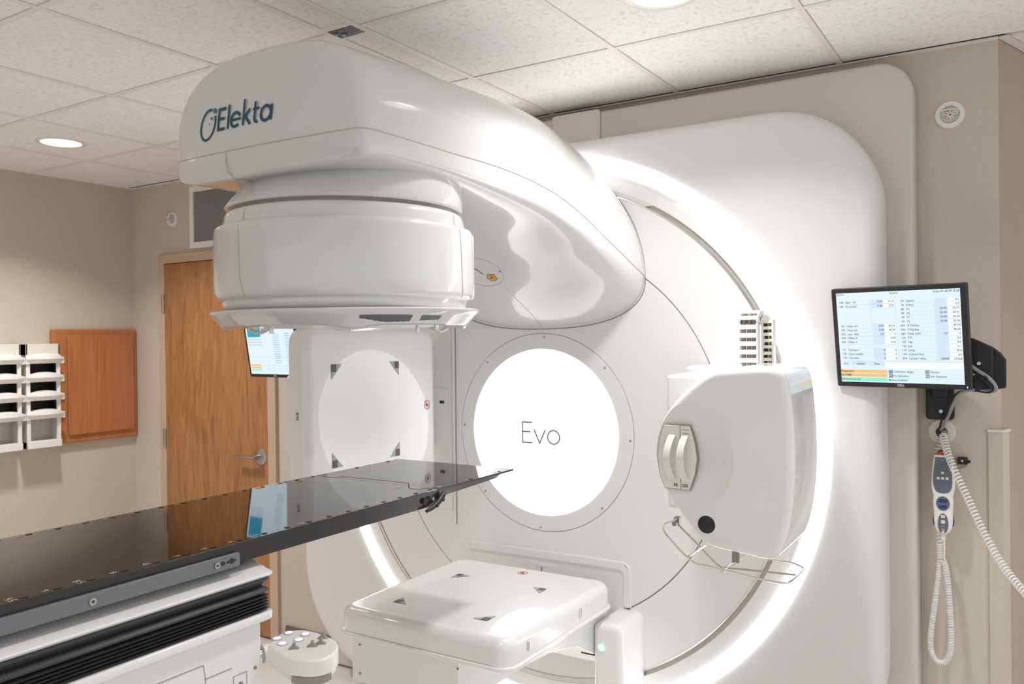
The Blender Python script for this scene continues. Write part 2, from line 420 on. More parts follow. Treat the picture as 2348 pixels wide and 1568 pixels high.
sprinkler(-.226, 2.379, 'round white recessed sprinkler high on the beige wall right of the machine')
sprinkler(-4.375, 2.385, 'small white sprinkler high on the wall left of the air vent', .95)

# framed cherry panel on left wall
t = thing('wall_panel', 'square reddish cherry wood panel with raised centre on the left wall by the door', 'wooden panel', (LX, 2.88, 1.06))
b = MB(); b.box((LX, 2.62, 1.065), (LX+.035, 3.145, 1.728), 'cherry_wood'); b.build('frame', t, bevel=.008)
b = MB(); b.box((LX+.03, 2.70, 1.11), (LX+.05, 3.118, 1.695), 'cherry_wood'); b.build('raised_centre', t, bevel=.006, seg=2)

# white tilt bin racks on left wall
def rack(y0, y1, label):
    t = thing('storage_rack', label, 'storage rack', (LX, (y0+y1)/2, 1.07), 'white plastic wall racks')
    w_ = y1-y0; z0, z1 = 1.065, 1.645; x0, x1 = LX, LX+.10
    b = MB()
    b.box((x0, y0, z0), (x0+.006, y1, z1), 'plastic_cream')
    b.box((x0, y0, z0), (x1, y0+.012, z1), 'plastic_cream'); b.box((x0, y1-.012, z0), (x1, y1, z1), 'plastic_cream')
    b.box((x0, y0, z1-.065), (x1, y1, z1), 'plastic_cream'); b.box((x0, y0, z0), (x1+.012, y1, z0+.04), 'plastic_white')
    for a in (y0, y1-.022): b.box((x1-.008, a, z0+.04), (x1+.004, a+.022, z1-.06), 'plastic_white')
    b.box((x0+.006, y0+.012, z0+.20), (x0+.05, y1-.012, z0+.208), 'plastic_cream')
    b.build('body', t, bevel=.004)
    for k in range(4):
        z = z1-.105-k*.103
        b = MB(); n = 12; prof = []
        rings = []
        for i in range(n+1):
            u = i/n; y = y0-.004+(w_+.014)*u; e = sin(pi*u)
            ou = .016+.030*e; h = .030+.022*e**.7
            rings.append([(x1-.006, y, z-.004), (x1+.006+ou*.25, y, z-.004), (x1+.006+ou, y, z+.020), (x1+.010+ou*.8, y, z+h*.9), (x1-.002, y, z+h)])
        b.loft(rings, 'plastic_white'); d_ = b.build('scoop_handle', t, bevel=.002)
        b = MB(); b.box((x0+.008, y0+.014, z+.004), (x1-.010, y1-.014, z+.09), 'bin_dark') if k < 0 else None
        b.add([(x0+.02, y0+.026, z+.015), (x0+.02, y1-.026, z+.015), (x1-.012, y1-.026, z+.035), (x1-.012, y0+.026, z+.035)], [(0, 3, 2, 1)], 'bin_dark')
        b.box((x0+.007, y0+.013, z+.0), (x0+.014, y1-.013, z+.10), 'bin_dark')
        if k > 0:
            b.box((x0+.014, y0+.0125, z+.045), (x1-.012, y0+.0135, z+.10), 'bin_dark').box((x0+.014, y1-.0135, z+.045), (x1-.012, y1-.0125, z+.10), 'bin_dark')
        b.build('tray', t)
        for yy in (y0-.002, y1-.002):
            b = MB(); b.box((x1+.004, yy-.004, z-.006), (x1+.016, yy+.018, z+.030), 'plastic_white'); b.build('clip', t, bevel=.002)
rack(2.435, 2.625, 'white plastic rack with curved scoop handles on left wall, right one overlapping the cherry panel')
rack(2.225, 2.410, 'white plastic rack with curved scoop handles on left wall, cut by the left picture edge')

# ================================================================ GANTRY HOUSING
fac = thing('gantry_housing', 'large white rounded housing with glowing light ring behind the treatment machine', 'gantry housing', (AX, 3.0, 0))
b = MB()   # outer surround, behind
o = rrect(2.70, 2.56, (.02, .115, .115, .02), 10, 0, 1.28)
b.prism([(p[0], p[1]) for p in o], (AX+.01, 3.06, .008), X, Z, Y*.085, 'surround_grey', fil=.012)
lab(b.build('surround', fac), 'matte beige grey surround panel behind the white housing')
b = MB(); b.prism(rrect(.22, .20, .012, 4), (-1.59, 3.052, 2.475), X, Z, Y*.006, 'surround_cream', fil=.002)
b.build('cover_flap', fac)
# inner plate with big rounded corners and a circular hole
cyp = 1.20
def plate_outline(n=96):
    hw, hz0, hz1, rb, rt_ = 1.285, .055, 2.43, .62, .36
    pts = []
    for sx, z, r, a0 in ((1, hz0, .5, -90), (1, hz1, rt_, 0), (-1, hz1, rt_, 90), (-1, hz0, .5, 180)):
        hw = 1.275 if sx > 0 else 1.39
        for i in range(25):
            a = R(a0+90*i/24); zc = z+r if z < 1 else z-r
            pts.append((AX+sx*(hw-r)+r*cos(a), zc+r*sin(a)))
    return pts
RO, RI, RG, RS = 1.118, 1.067, .994, .756
b = MB(); out = plate_outline(); yb = 3.06
n = len(out)
def insetc(k): return [(AX+(p[0]-AX)*(1-k/1.25), AZ+(p[1]-AZ)*(1-k/1.2)) for p in out]
rings = [[(p[0], yb, p[1]) for p in out], [(p[0], D+.05, p[1]) for p in out]]
for a in (20, 40, 60, 75, 90): rings.append([(p[0], D+.05-.05*sin(R(a)), p[1]) for p in insetc(.05*(1-cos(R(a))))])
ang = [math.atan2(p[1]-AZ, p[0]-AX) for p in out]
rings.append([(p[0], D, p[1]) for p in insetc(.0515)])
rings.append([(AX+(RO+.002)*cos(a), D, AZ+(RO+.002)*sin(a)) for a in ang])
rings.append([(AX+(RO+.002)*cos(a), D+.03, AZ+(RO+.002)*sin(a)) for a in ang])
b.loft(rings, 'facade_white', False, False); b.build('front_plate', fac, angle=50)
b = MB()
NR = 128
def ring(r, y): return [(AX+r*cos(2*pi*k/NR), y, AZ+r*sin(2*pi*k/NR)) for k in range(NR)]
b.loft([ring(RO+.001, D+.012), ring(RO-.002, D-.003), ring(RO-.010, D-.007), ring(RI+.010, D-.007), ring(RI, D-.003), ring(RI-.001, D+.012)], 'ring_glow', False, False)
lab(b.build('light_ring', fac), 'glowing white ring light around the drum')

# ================================================================ ROTATING MACHINE
lin = thing('treatment_machine', 'white radiotherapy treatment machine with round illuminated drum and big overhanging head', 'treatment machine', (AX, 2.7, 0))
# drum face: outer band, groove, sector plates, centre
b = MB()
b.loft([ring(RI-.002, D+.02), ring(RI-.002, D+.001), ring(RG+.010, D-.002), ring(RG+.008, D+.008)], 'drum_white', False, False)
b.build('outer_band', lin)
b = MB(); b.loft([ring(RG+.0085, D+.010), ring(RG-.006, D+.010)], 'seam_soft', False, False).loft([ring(RG-.0055, D+.002), ring(RG-.012, D-.004)], 'chrome', False, False)
b.build('groove', lin)
b = MB(); b.loft([ring(RG-.010, D-.002), ring(RS+.0025, D-.002), ring(RS+.0015, D+.008)], 'drum_white', False, False); b.build('drum_ring', lin)
b = MB(); b.loft([ring(RS+.003, D+.006), ring(RS-.004, D+.006)], 'seam_grey', False, False); b.build('seam', lin)
b = MB(); b.loft([ring(RS-.0015, D+.006), ring(RS-.0025, D), ring(.404, D)], 'drum_white', False, False); b.build('drum_face', lin)
b = MB(); b.loft([ring(.4045, D+.003), ring(.4015, D+.003)], 'seam_soft', False, False)
b.loft([ring(.4015, D+.003), ring(.401, D-.0015), ring(.339, D-.0015)], 'drum_white', False, False)
bz = b.build('bezel', lin)
for k in range(8):
    a = R(90-45*k-2); b = MB(); b.cyl((AX+.388*cos(a), D-.001, AZ+.388*sin(a)), (0, -1, 0), .0055, .0016, 'seam_soft', 14)
    b.cyl((AX+.388*cos(a), D-.0026, AZ+.388*sin(a)), (0, -1, 0), .0018, .0008, 'screw_steel', 8); b.build('screw', bz)
b = MB(); b.loft([ring(.339, D-.0012), ring(.335, D-.004), ring(.15, D-.005), ring(.03, D-.005)], 'disc_glow', False, False)
b.cyl((AX, D-.005, AZ), (0, -1, 0), .0302, .0001, 'disc_glow', 64)
ds = b.build('light_panel', lin); lab(ds, 'bright round illuminated panel with thin dark lettering')
b = MB(); o = (0, D-.0065, 0); W = .0042
b.ribbon([(-1.7345, 1.3005), (-1.7795, 1.3005), (-1.7795, 1.2175), (-1.7345, 1.2175)], W, o, X, Z, 'word_brown')
b.ribbon([(-1.7795, 1.262), (-1.7425, 1.262)], W, o, X, Z, 'word_brown')
b.ribbon([(-1.7245, 1.2715), (-1.6985, 1.2175), (-1.6725, 1.2715)], W, o, X, Z, 'word_brown')
b.ribbon(arc(-1.6335, 1.2445, .0275, 0, 360, 40), W, o, X, Z, 'word_brown')
b.build('lettering', ds)

# ---- arm
TAB = [  # y, half width, top z, seam z, bottom z, n_top, n_bottom
 (1.475, .352, 2.412, 2.152, 2.083, 2.8, 7.5), (1.60, .357, 2.424, 2.153, 2.088, 2.8, 7), (1.80, .361, 2.438, 2.152, 2.084, 2.7, 7),
 (2.10, .366, 2.452, 2.149, 2.056, 2.6, 6), (2.34, .382, 2.462, 2.118, 2.016, 2.5, 4.8), (2.50, .404, 2.458, 2.064, 1.958, 2.4, 4.0),
 (2.62, .424, 2.444, 2.003, 1.893, 2.2, 3.5), (2.74, .441, 2.422, 1.948, 1.816, 2.1, 3.1), (2.84, .449, 2.393, 1.905, 1.750, 2.0, 2.75), (2.93, .452, 2.350, 1.872, 1.684, 1.95, 2.5)]
NU, NL = 28, 20
def arm_sec(y, ins=0., yy=None):
    hw, zt, zs, zb, nt_, nb = interp(TAB, y); yy = y if yy is None else yy
    hw -= ins; zt -= ins; zb += ins
    up = []; lo = []
    for i in range(2*NU+1):
        a = pi*i/(2*NU); c, s_ = cos(a), sin(a)
        up.append((AX+math.copysign(hw*abs(c)**(2/nt_), c), yy, zs+(zt-zs)*abs(s_)**(2/nt_)))
    for i in range(2*NL+1):
        a = pi*i/(2*NL); c, s_ = cos(a), sin(a)
        lo.append((AX-math.copysign(hw*abs(c)**(2/nb), c), yy, zs-(zs-zb)*abs(s_)**(2/nb)))
    return up, lo
FR = .028
ysx = [(1.475, FR*(1-sin(R(a))), 1.475+FR*(1-cos(R(a)))) for a in (0, 18, 36, 54, 72)]
secs = [arm_sec(a, i, y) for a, i, y in ysx]
y = 1.475+FR+.004
while y < 2.925: secs.append(arm_sec(y)); y += .035
secs.append(arm_sec(2.928))
# slightly bowed front cap
def cap(b, ring_, k=.02):
    cz = 2.2
    ri = [ring_]
    for s_ in (.8, .5, .2, .0): ri.append([(AX+(p[0]-AX)*s_, p[1]-.012*(1-s_*s_), 2.152+(p[2]-2.152)*s_) for p in ring_])
    return ri[::-1]
bu = MB(); up = [s_[0] for s_ in secs]; bu.loft(cap(bu, up[0])[:-1]+up, 'white_gloss', False, False, closed=False)
au = bu.build('arm_upper_cover', lin, angle=60)
bl = MB(); lo = [s_[1] for s_ in secs]; bl.loft(cap(bl, lo[0])[:-1]+lo, 'white_gloss', False, False, closed=False)
al = bl.build('arm_lower_cover', lin, angle=60)
b = MB()
path = [V(s_[0][0])+V((.0003, 0, 0)) for s_ in secs][::-1]
path2 = [V(s_[0][-1])-V((.0003, 0, 0)) for s_ in secs]
fr = [V((AX+(secs[0][0][0][0]-AX)*k, 1.475-.0125*(1-k*k), 2.152)) for k in (.9, .6, .3, 0, -.3, -.6, -.9)]
b.tube(path+fr+path2, .0017, 'seam_soft', 6)
b.tube([(-1.806, 1.4645, 2.152), (-1.806, 1.4640, 2.125), (-1.806, 1.4705, 2.098), (-1.806, 1.495, 2.0835), (-1.79, 1.56, 2.083)], .0013, 'seam_soft', 6)
b.tube([s_[1][6] for s_ in secs][30:] , .0009, 'seam_soft', 6) if 0 else None
b.build('arm_seam', lin)
# dark gap where arm meets drum
last = arm_sec(2.9275, -.004); rr_ = last[0]+last[1][1:-1]
b = MB(); b.tube([(p[0], D-.0005, p[2]) for p in rr_+[rr_[0]]], .0022, 'seam_grey', 6, caps=False); b.build('arm_edge_gap', lin)
# round access cover + laser label on arm underside (left part)
def under(x, y):   # point on the arm underside
    hw, zt, zs, zb, nt_, nb = interp(TAB, y); u = min(1, abs(x-AX)/hw)
    return V((x, y, zs-(zs-zb)*(1-u**nb)**(1/nb)))
def under_n(x, y):
    e = .004; a = under(x+e, y)-under(x-e, y); c = under(x, y+e)-under(x, y-e); n_ = a.cross(c).normalized()
    return -n_ if n_.z > 0 else n_
ccx, ccy = AX-.092, 2.605
cp = [under(ccx+.102*cos(2*pi*k/40), ccy+.082*sin(2*pi*k/40)) for k in range(41)]
b = MB(); b.tube([p+under_n(ccx, ccy)*.0003 for p in cp], .0011, 'seam_soft', 6, caps=False)
b.cyl(under(AX+.002, 2.612), under_n(AX+.002, 2.612), .005, .001, 'seam_grey', 12)
b.build('access_cover_seam', lin)
ob_ = under(AX-.066, 2.645); n_ = under_n(AX-.066, 2.645); ux = X-n_*X.dot(n_); ux.normalize(); uy = n_.cross(ux)
def loc(u, v): return ob_+ux*u+uy*v+n_*.0012
b = MB(); b.add([tuple(loc(*p)) for p in ((-.012, 0), (.0, .022), (.030, .022), (.030, -.006), (.018, -.018), (-.002, -.018))], [(0, 1, 2, 3, 4, 5)], 'label_orange')
b.tube([loc(*p) for p in ((-.012, 0), (.0, .022), (.030, .022), (.030, -.006), (.018, -.018), (-.002, -.018), (-.012, 0))], .0008, 'mark_black', 5)
b.add([tuple(loc(*p)+n_*.0005) for p in ((.004, 0), (.010, .012), (.016, 0))], [(0, 1, 2)], 'mark_black')
lab(b.build('warning_label', lin), 'orange laser warning label')
b = MB(); b.tube([under(AX-.098, 2.585)+n_*.0005, under(AX-.082, 2.622)+n_*.0005], .0035, 'gap_grey', 8, flat=.3); b.build('laser_slot', lin)
b = MB(); b.tube([under(AX-.035+.04*t_/10, 2.685+.235*t_/10) for t_ in range(11)], .001, 'seam_soft', 6); b.build('underside_seam', lin)

# ---- logo on arm front
def face_y(x, z): k = abs(x-AX)/.31; return 1.475-.012*(1-min(1, k*k))-.0016
b = MB(); LW = .0075
def rib(pts, wd=LW, m_='logo_blue'):
    pts = [V(p) for p in pts]; fine = []
    for i in range(len(pts)-1):
        for k in range(4): fine.append(pts[i].lerp(pts[i+1], k/4))
    fine.append(pts[-1])
    k0 = len(b.v); b.ribbon(fine, wd, (0, 0, 0), X, Z, m_)
    for i in range(k0, len(b.v)):
        p = b.v[i]; zz_ = 1.65+(p[2]-1.65)*1.0243; xx = p[0]*1.0243+(zz_-2.238)*.16; b.v[i] = (xx, face_y(xx, zz_), zz_)
z0, z1 = 2.197, 2.254
rib([(-1.763, z1-.003), (-1.790, z1-.003), (-1.790, z0+.003), (-1.763, z0+.003)]); rib([(-1.790, 2.2265), (-1.766, 2.2265)])
rib([(-1.7505, z0), (-1.7505, z1+.004)])
ecx, ecz, er = -1.722, 2.2165, .0175
rib(arc(ecx, ecz, er, -45, -335, 22)+[(ecx-er, ecz+.0006)][:0]); rib([(ecx-er, ecz), (ecx+er+.0035, ecz)], .006)
rib([(-1.691, z0), (-1.691, z1+.008)]); rib([(-1.689, 2.214), (-1.668, 2.2355)]); rib([(-1.684, 2.2185), (-1.664, z0)])
rib([(-1.649, 2.250), (-1.649, 2.211)]+arc(-1.6395, 2.209, .0095, 180, 290, 8)); rib([(-1.657, 2.2325), (-1.633, 2.2325)], .006)
acx = -1.6085
rib(arc(acx, 2.216, .0178, 0, 360, 26)); rib([(acx+.0195, z0), (acx+.0195, 2.2355)])
k0 = len(b.v)
o1 = [V((-1.834+.0295*cos(R(a)), 2.2185+.0385*sin(R(a)))) for a in range(72, 402, 10)]
rib([(p.x-.10*(p.y-2.2185)*-1, p.y) for p in o1], .0062)
for (x_, z_, r_) in ((-1.8085, 2.2515, .0068), (-1.8205, 2.2335, .0042), (-1.828, 2.2205, .0022)):
    z_ = 1.65+(z_-1.65)*1.0243; x_ = x_*1.0243+(z_-2.238)*.16; b.add([(x_+r_*cos(2*pi*k/20), face_y(x_, z_)-.0004, z_+r_*1.05*sin(2*pi*k/20)) for k in range(20)], [tuple(range(20))], 'logo_teal')
lab(b.build('logo', au), 'dark blue and teal maker logo')

# ---- head (neck, collars, shell, accessory plate)
def srect(hx_, hy_, n_, cnt=96, cy=0):     # superellipse, y squashed flat front
    out = []
    for k in range(cnt):
        a = 2*pi*k/cnt; c, s_ = cos(a), sin(a)
        out.append((math.copysign(hx_*abs(c)**(2/n_), c), cy+math.copysign(hy_*abs(s_)**(2/n_), s_)))
    return out
def hring(r, z, n_=2.3, sy=1.0, cy=0): return [(AX+p[0], HY+p[1], z) for p in srect(r, r*sy, n_, cy=cy)]
b = MB(); b.loft([hring(.325, 2.125, 2.1, .80, .03), hring(.332, 2.08, 2.1, .86, .02), hring(.335, 2.045, 2.1, .94, .01), hring(.335, 2.018, 2.05), hring(.332, 2.0135, 2.05), hring(.327, 2.0125, 2.05)], 'white_gloss')
neck = b.build('head_neck', lin, angle=50)
b = MB(); b.loft([hring(.322, 2.013, 2.05), hring(.322, 1.998, 2.05)], 'gap_grey', False, False); b.build('neck_gap', neck)
b = MB(); b.loft([hring(.316, 2.0035, 2.05), hring(.327, 2.0025, 2.05), hring(.333, 1.998, 2.05), hring(.337, 1.985, 2.06), hring(.341, 1.95, 2.1)], 'white_gloss')
hd = b.build('treatment_head', lin, angle=50)
b = MB(); prof = [(.338, 1.9615), (.348, 1.9605), (.3535, 1.956), (.3560, 1.944), (.3580, 1.88), (.3580, 1.81), (.3555, 1.779), (.352, 1.768), (.345, 1.760), (.334, 1.757)]
b.loft([hring(r, z, 2.2) for r, z in prof], 'white_gloss'); sh = b.build('head_shell', hd, angle=50)
def onshell(dx_, z, r, n_=2.2, e=.0004, side=False):
    d_ = r*(1-(abs(dx_)/r)**n_)**(1/n_)+e
    return (AX+d_, HY+dx_, z) if side else (AX+dx_, HY-d_, z)
for nm, sd, d0 in (('shell_seam', False, -.045), ('shell_seam', True, .075)):
    b = MB(); b.tube([onshell(d0, 1.9602, .3500, side=sd), onshell(d0, 1.944, .3560, side=sd), onshell(d0+.004, 1.88, .358, side=sd), onshell(d0+.008, 1.81, .358, side=sd), onshell(d0+.014, 1.779, .3555, side=sd), onshell(d0+.020, 1.764, .350, side=sd)], .0012, 'seam_soft', 6)
    b.build(nm, hd)
    b = MB(); b.tube([onshell(d0, 2.000, .331, 2.05, side=sd), onshell(d0, 1.985, .337, 2.06, side=sd), onshell(d0, 1.962, .340, 2.1, side=sd)], .0012, 'seam_soft', 6); b.build('collar_seam', hd)
b = MB(); b.tube([onshell(-.042, 2.040, .336, 2.1), onshell(-.045, 2.016, .334, 2.05)], .0012, 'seam_soft', 6); b.build('neck_seam', neck)
b = MB(); b.prism(rrect(.20, .196, .012, 5), (AX+.15, HY+.15, 1.861), Y, Z, X*.132, 'white_gloss', fil=0, fil1=.012)
b.build('side_pod', hd, angle=50)
b = MB(); b.loft([hring(.336, 1.762, 2.2), hring(.337, 1.747, 2.2), hring(.333, 1.737, 2.2), hring(.310, 1.727, 2.2)], 'white_gloss'); b.build('lower_collar', hd, angle=50)
# accessory plate: wavy rim, dark patches for the shaded cut-outs
def plate_r(a):
    return .352+.012*cos(4*a)+.010*cos(2*a)
NP = 144
def prow(r, z, wv=0., rw=0.):
    o_ = []
    for k in range(NP):
        a = 2*pi*k/NP; q_ = sum(math.exp(-((math.remainder(a-c0, 2*pi))/.13)**2) for c0 in (-pi/4, -3*pi/4, pi/4, 3*pi/4)); rr = r*(1+.012*cos(4*a)*rw)
        o_.append((AX+rr*cos(a), HY+rr*sin(a), z-wv*q_+.004*sin(a+.3)*rw))
    return o_
b = MB(); b.loft([prow(.25, 1.722), prow(.335, 1.728, 0, 1), prow(.382, 1.731, 0, .7), prow(.386, 1.728, 0, .7), prow(.385, 1.722, 0, .7), prow(.372, 1.712, .001, .5), prow(.348, 1.690, .007, .2), prow(.343, 1.6865, .010), prow(.336, 1.6855, .010), prow(.325, 1.6865, .009), prow(.30, 1.694, .004), prow(.25, 1.698), prow(.25, 1.722)], 'white_gloss', False, False)
apl = b.build('accessory_plate', hd, angle=50)
for (a0, a1) in ((-.74, -.36), (-.28, -.10)):
    b = MB(); rows = []
    for j in range(9):
        a = a0+(a1-a0)*j/8; q_ = 0 
        rows.append([(AX+r_*cos(a), HY+r_*sin(a), z_-wv*q_) for r_, z_, wv in ((.3718, 1.7092, 0), (.3505, 1.6925, 0))])
    b.loft(rows, 'pendant_grey', False, False, closed=False); b.build('slot', apl)  # dark patch laid on the skirt, the opening's inner shade put into colour
b = MB(); b.box((AX-.24, HY-.24, 1.714), (AX+.24, HY+.24, 1.720), 'seam_grey')
for k in range(8): b.box((AX-.2, HY-.19+k*.05, 1.706), (AX+.2, HY-.165+k*.05, 1.714), 'brushed_steel')
lab(b.build('beam_window', hd, bevel=.001), 'dark ribbed beam window')
for a in (-pi/2, -pi/4, 0, pi/2, pi):
    b = MB(); b.cyl((AX+.322*cos(a), HY+.322*sin(a), 1.712), (0, 0, -1), .0065, .042, 'chrome', 16); b.build('latch_pin', apl)
for a in (-pi/2, 0):
    r_ = .330; c = V((AX+r_*cos(a), HY+r_*sin(a), 1.668)); tt = V((-sin(a), cos(a), 0))
    b = MB(); b.tube([c+tt*k*.010+Z*(.0035*abs(k)**1.5*.5) for k in (-3, -2, -1, 0, 1, 2, 3)], .011, 'white_gloss', 10, flat=.35)
    b.build('hook', apl)

# ---- imaging panels (shared shape)
def panel(b, w_, h, th, o, ux, uy, nrm, m_='panel_white'):
    # o: centre of face, nrm points out of the face
    b.prism(rrect(w_, h, .058, 8), V(o)-V(nrm)*th, ux, uy, V(nrm)*th, m_, fil=.006, fil1=.030, seg=5)
def markers(b, o, ux, uy, nrm, h=.175):
    o = V(o); ux = V(ux); uy = V(uy); nrm = V(nrm)
    for sx in (-1, 1):
        for sy in (-1, 1):
            c = o+ux*sx*h+uy*sy*h+nrm*.0014
            q = lambda u, v, e=0: tuple(c-ux*sx*u-uy*sy*v+nrm*e)
            f = (0, 1, 2) if sx*sy > 0 else (0, 2, 1)
            b.add([q(-.014, -.014), q(.042, -.014), q(-.014, .042)], [f[::-1], ], 'mark_pale')
            f = (0, 1, 2, 3) if sx*sy > 0 else (3, 2, 1, 0)
            b.add([q(-.014, -.014, .0005), q(.012, -.014, .0005), q(.012, .014, .0005), q(-.014, .014, .0005)], [f[::-1]], 'mark_dark')
def nosign(b, o, ux, uy, r=.018):
    b.ribbon(arc(0, 0, r, 0, 360, 30), .0028, o, ux, uy, 'mark_red', .0009)
    b.ribbon([(-r*.62, r*.78), (r*.62, -r*.78)], .0028, o, ux, uy, 'mark_red', .0011)
    b.ribbon([(-r*.6, -r*.05), (0, .001), (r*.55, -r*.1)], .0045, o, ux, uy, 'mark_black', .0010)
    b.ribbon([(-r*.1, r*.45), (.001, 0), (-r*.4, -r*.5)], .003, o, ux, uy, 'mark_black', .0010)
# side panel, face looks +x
PX = -2.15
b = MB(); panel(b, .74, .66, .092, (PX, 2.445, 1.362), Y, Z, X); markers(b, (PX, 2.382, 1.371), Y, Z, X); nosign(b, (PX, 2.752, 1.372), Y, Z)
b.text('XVI', (PX-.050, 2.0745, 1.380), -Z, X, .019, 'mark_black', 'C', bold=.0002)
kp = b.build('side_imaging_panel', lin, angle=50); lab(kp, 'upright square white detector panel with corner markers left of the drum')
b = MB(); b.prism(rrect(.62, .30, .03, 6), (PX-.093, 2.42, 1.375), Y, Z, -X*.06, 'white_satin', fil=0, fil1=.012)
for z in (1.505, 1.245): b.cyl((PX-.115, 2.111, z), (0, -1, 0), .0045, .003, 'screw_steel', 12)
b.build('rear_housing', kp)
b = MB(); b.box((-2.245, 2.60, 1.18), (-2.234, D-.001, 1.62), 'white_satin'); b.build('support_arm', kp, bevel=.01)
# floor-side panel, face looks up
PZ = .732
b = MB(); panel(b, .70, .735, .085, (AX, 2.46, PZ), X, Y, Z); markers(b, (AX-.008, 2.415, PZ), X, Y, Z, .182); nosign(b, (AX+.004, 2.745, PZ), X, Y)
mp_ = b.build('lower_imaging_panel', lin, angle=50); lab(mp_, 'flat square white detector panel with corner markers low beneath the drum')
b = MB(); b.prism(rrect(.714, .749, .06, 8), (AX, 2.46, PZ-.096), X, Y, Z*.013, 'body_white', fil=.004, fil1=.004); b.build('lip', mp_)
for y_ in (2.21, 2.56):
    b = MB(); b.tube([(AX+.352, y_-.006, PZ-.046), (AX+.356, y_, PZ-.046), (AX+.352, y_+.006, PZ-.046)], .012, 'chrome', 12, flat=.5) if 0 else b.prism(rrect(.018, .034, .008, 5), (AX+.348, y_, PZ-.045), Y, Z, X*.006, 'chrome', fil=0, fil1=.003)
    b.build('button', mp_)
b = MB(); b.box((-2.00, 2.125, .47), (-1.55, 2.55, .632), 'white_satin')
for p in ((-1.985, .60), (-1.57, .60), (-1.985, .50), (-1.57, .50)): b.cyl((p[0]+.02, 2.126, p[1]), (0, -1, 0), .0045, .003, 'screw_steel', 12)
b.build('electronics_box', mp_, bevel=.008)
b = MB()
ol = [(2.14, .632), (2.85, .632), (2.85, .40), (2.75, .47), (2.60, .55), (2.40, .59), (2.20, .60)]
b.prism(ol, (-1.372, 0, 0), Y, Z, -X*.28, 'white_satin', fil=0)
b.build('support_arm', mp_, bevel=.008)
# column with green button
b = MB(); b.prism(rrect(.116, .58, (.004, .030, .030, .004), 6), (-1.314, 2.72, .312), X, Z, Y*.199, 'body_white', fil=.022)
colm = b.build('support_column', lin, angle=50)
b = MB(); b.cyl((-1.334, 2.720, .516), (0, -1, 0), .0145, .003, 'green_glow', 24).cyl((-1.334, 2.717, .516), (0, -1, 0), .0115, .002, 'led_white', 24)
lab(b.build('indicator_button', colm), 'green lit round button')
b = MB(); b.box((-1.43, 2.74, .47), (-1.371, 2.86, .52), 'black_fixture'); b.build('hinge_block', colm)
# recess frames (beads) around the panel mounts
b = MB(); pts = [(-2.046, .60)]+[(-2.046, .745)]+arc(-2.021, .750, .025, 180, 90, 5)+arc(-1.343, .752, .035, 90, 0, 6)+[(-1.308, .61)]
pts = [(-2.046, D-.004, .775), (-1.70, D-.004, .777)]+[(p[0], D-.004, p[1]) for p in arc(-1.343, .742, .035, 90, 0, 6)]+[(-1.308, D-.004, .61)]
b.tube(pts, .005, 'drum_white', 8)
ins_ = [(-2.046, D-.004, .750), (-1.70, D-.004, .752)]+[(p[0], D-.004, p[1]) for p in arc(-1.345, .738, .014, 90, 0, 4)]+[(-1.331, D-.004, .61)]
b.tube(ins_, .005, 'drum_white', 8)
b.ribbon([(-2.046, .7625), (-1.70, .7645), (-1.342, .7645), (-1.3195, .745), (-1.3195, .61)], .026, (0, D-.0085, 0), X, Z, 'drum_white'); b.build('recess_rim', lin)
b = MB(); b.box((-2.03, D-.003, .40), (-1.335, D-.0005, .748), 'drum_white')
rp = b.build('lower_mount_plate', lin, bevel=.001)
b = MB(); b.box((-1.755, D-.007, .60), (-1.625, D-.003, .73), 'drum_white').box((-1.72, D-.010, .716), (-1.67, D-.007, .727), 'drum_white').box((-1.6985, D-.0085, .62), (-1.6955, D-.0068, .713), 'mark_black'); b.build('slot_cover', rp, bevel=.001)
b = MB(); b.tube([(-2.128, D-.003, 1.72), (-2.132, D-.003, .84)], .005, 'drum_white', 8).tube([(-2.1195, D-.0005, 1.72), (-2.1235, D-.0005, .84)], .0018, 'seam_grey', 6); b.build('side_mount_rim', lin)
b = MB(); b.box((-2.33, D-.003, .90), (-2.145, D-.0005, 1.72), 'drum_white'); sp_ = b.build('side_mount_plate', lin, bevel=.001)
b = MB(); b.box((-2.30, D-.007, 1.305), (-2.160, D-.003, 1.43), 'drum_white').box((-2.205, D-.0085, 1.363), (-2.180, D-.0068, 1.376), 'mark_black'); b.build('slot_cover', sp_, bevel=.001)

# ---- kV tube housing on the right
KX = lambda v: v
outl = [(-.700, 1.560), (-.735, 1.549), (-.790, 1.508), (-.843, 1.452), (-.874, 1.395), (-.887, 1.335), (-.884, 1.290), (-.868, 1.243), (-.838, 1.192), (-.800, 1.143), (-.765, 1.103),
        (-.745, 1.088), (-.715, 1.079), (-.650, 1.073), (-.585, 1.067), (-.560, 1.075), (-.543, 1.10), (-.528, 1.15), (-.518, 1.21), (-.512, 1.29), (-.512, 1.38), (-.517, 1.46), (-.526, 1.53), (-.540, 1.556), (-.565, 1.566), (-.62, 1.566)]
outl = [(p.x, p.y) for p in spl([V(q) for q in outl]+[V(outl[0])], 7)[:-1]]
b = MB(); b.prism(outl, (0, 2.15, 0), X, Z, Y*.29, 'body_white', fil=.022, fil1=.02, seg=9)
kv = b.build('x_ray_source', lin, angle=50); lab(kv, 'rounded white imaging source housing on the right of the drum')
b = MB(); b.box((-1.0, 2.70, 1.30), (-.62, D-.001, 1.545), 'white_satin').box((-.95, 2.40, 1.12), (-.62, 2.72, 1.53), 'white_satin'); b.build('mount_base', kv, bevel=.012)
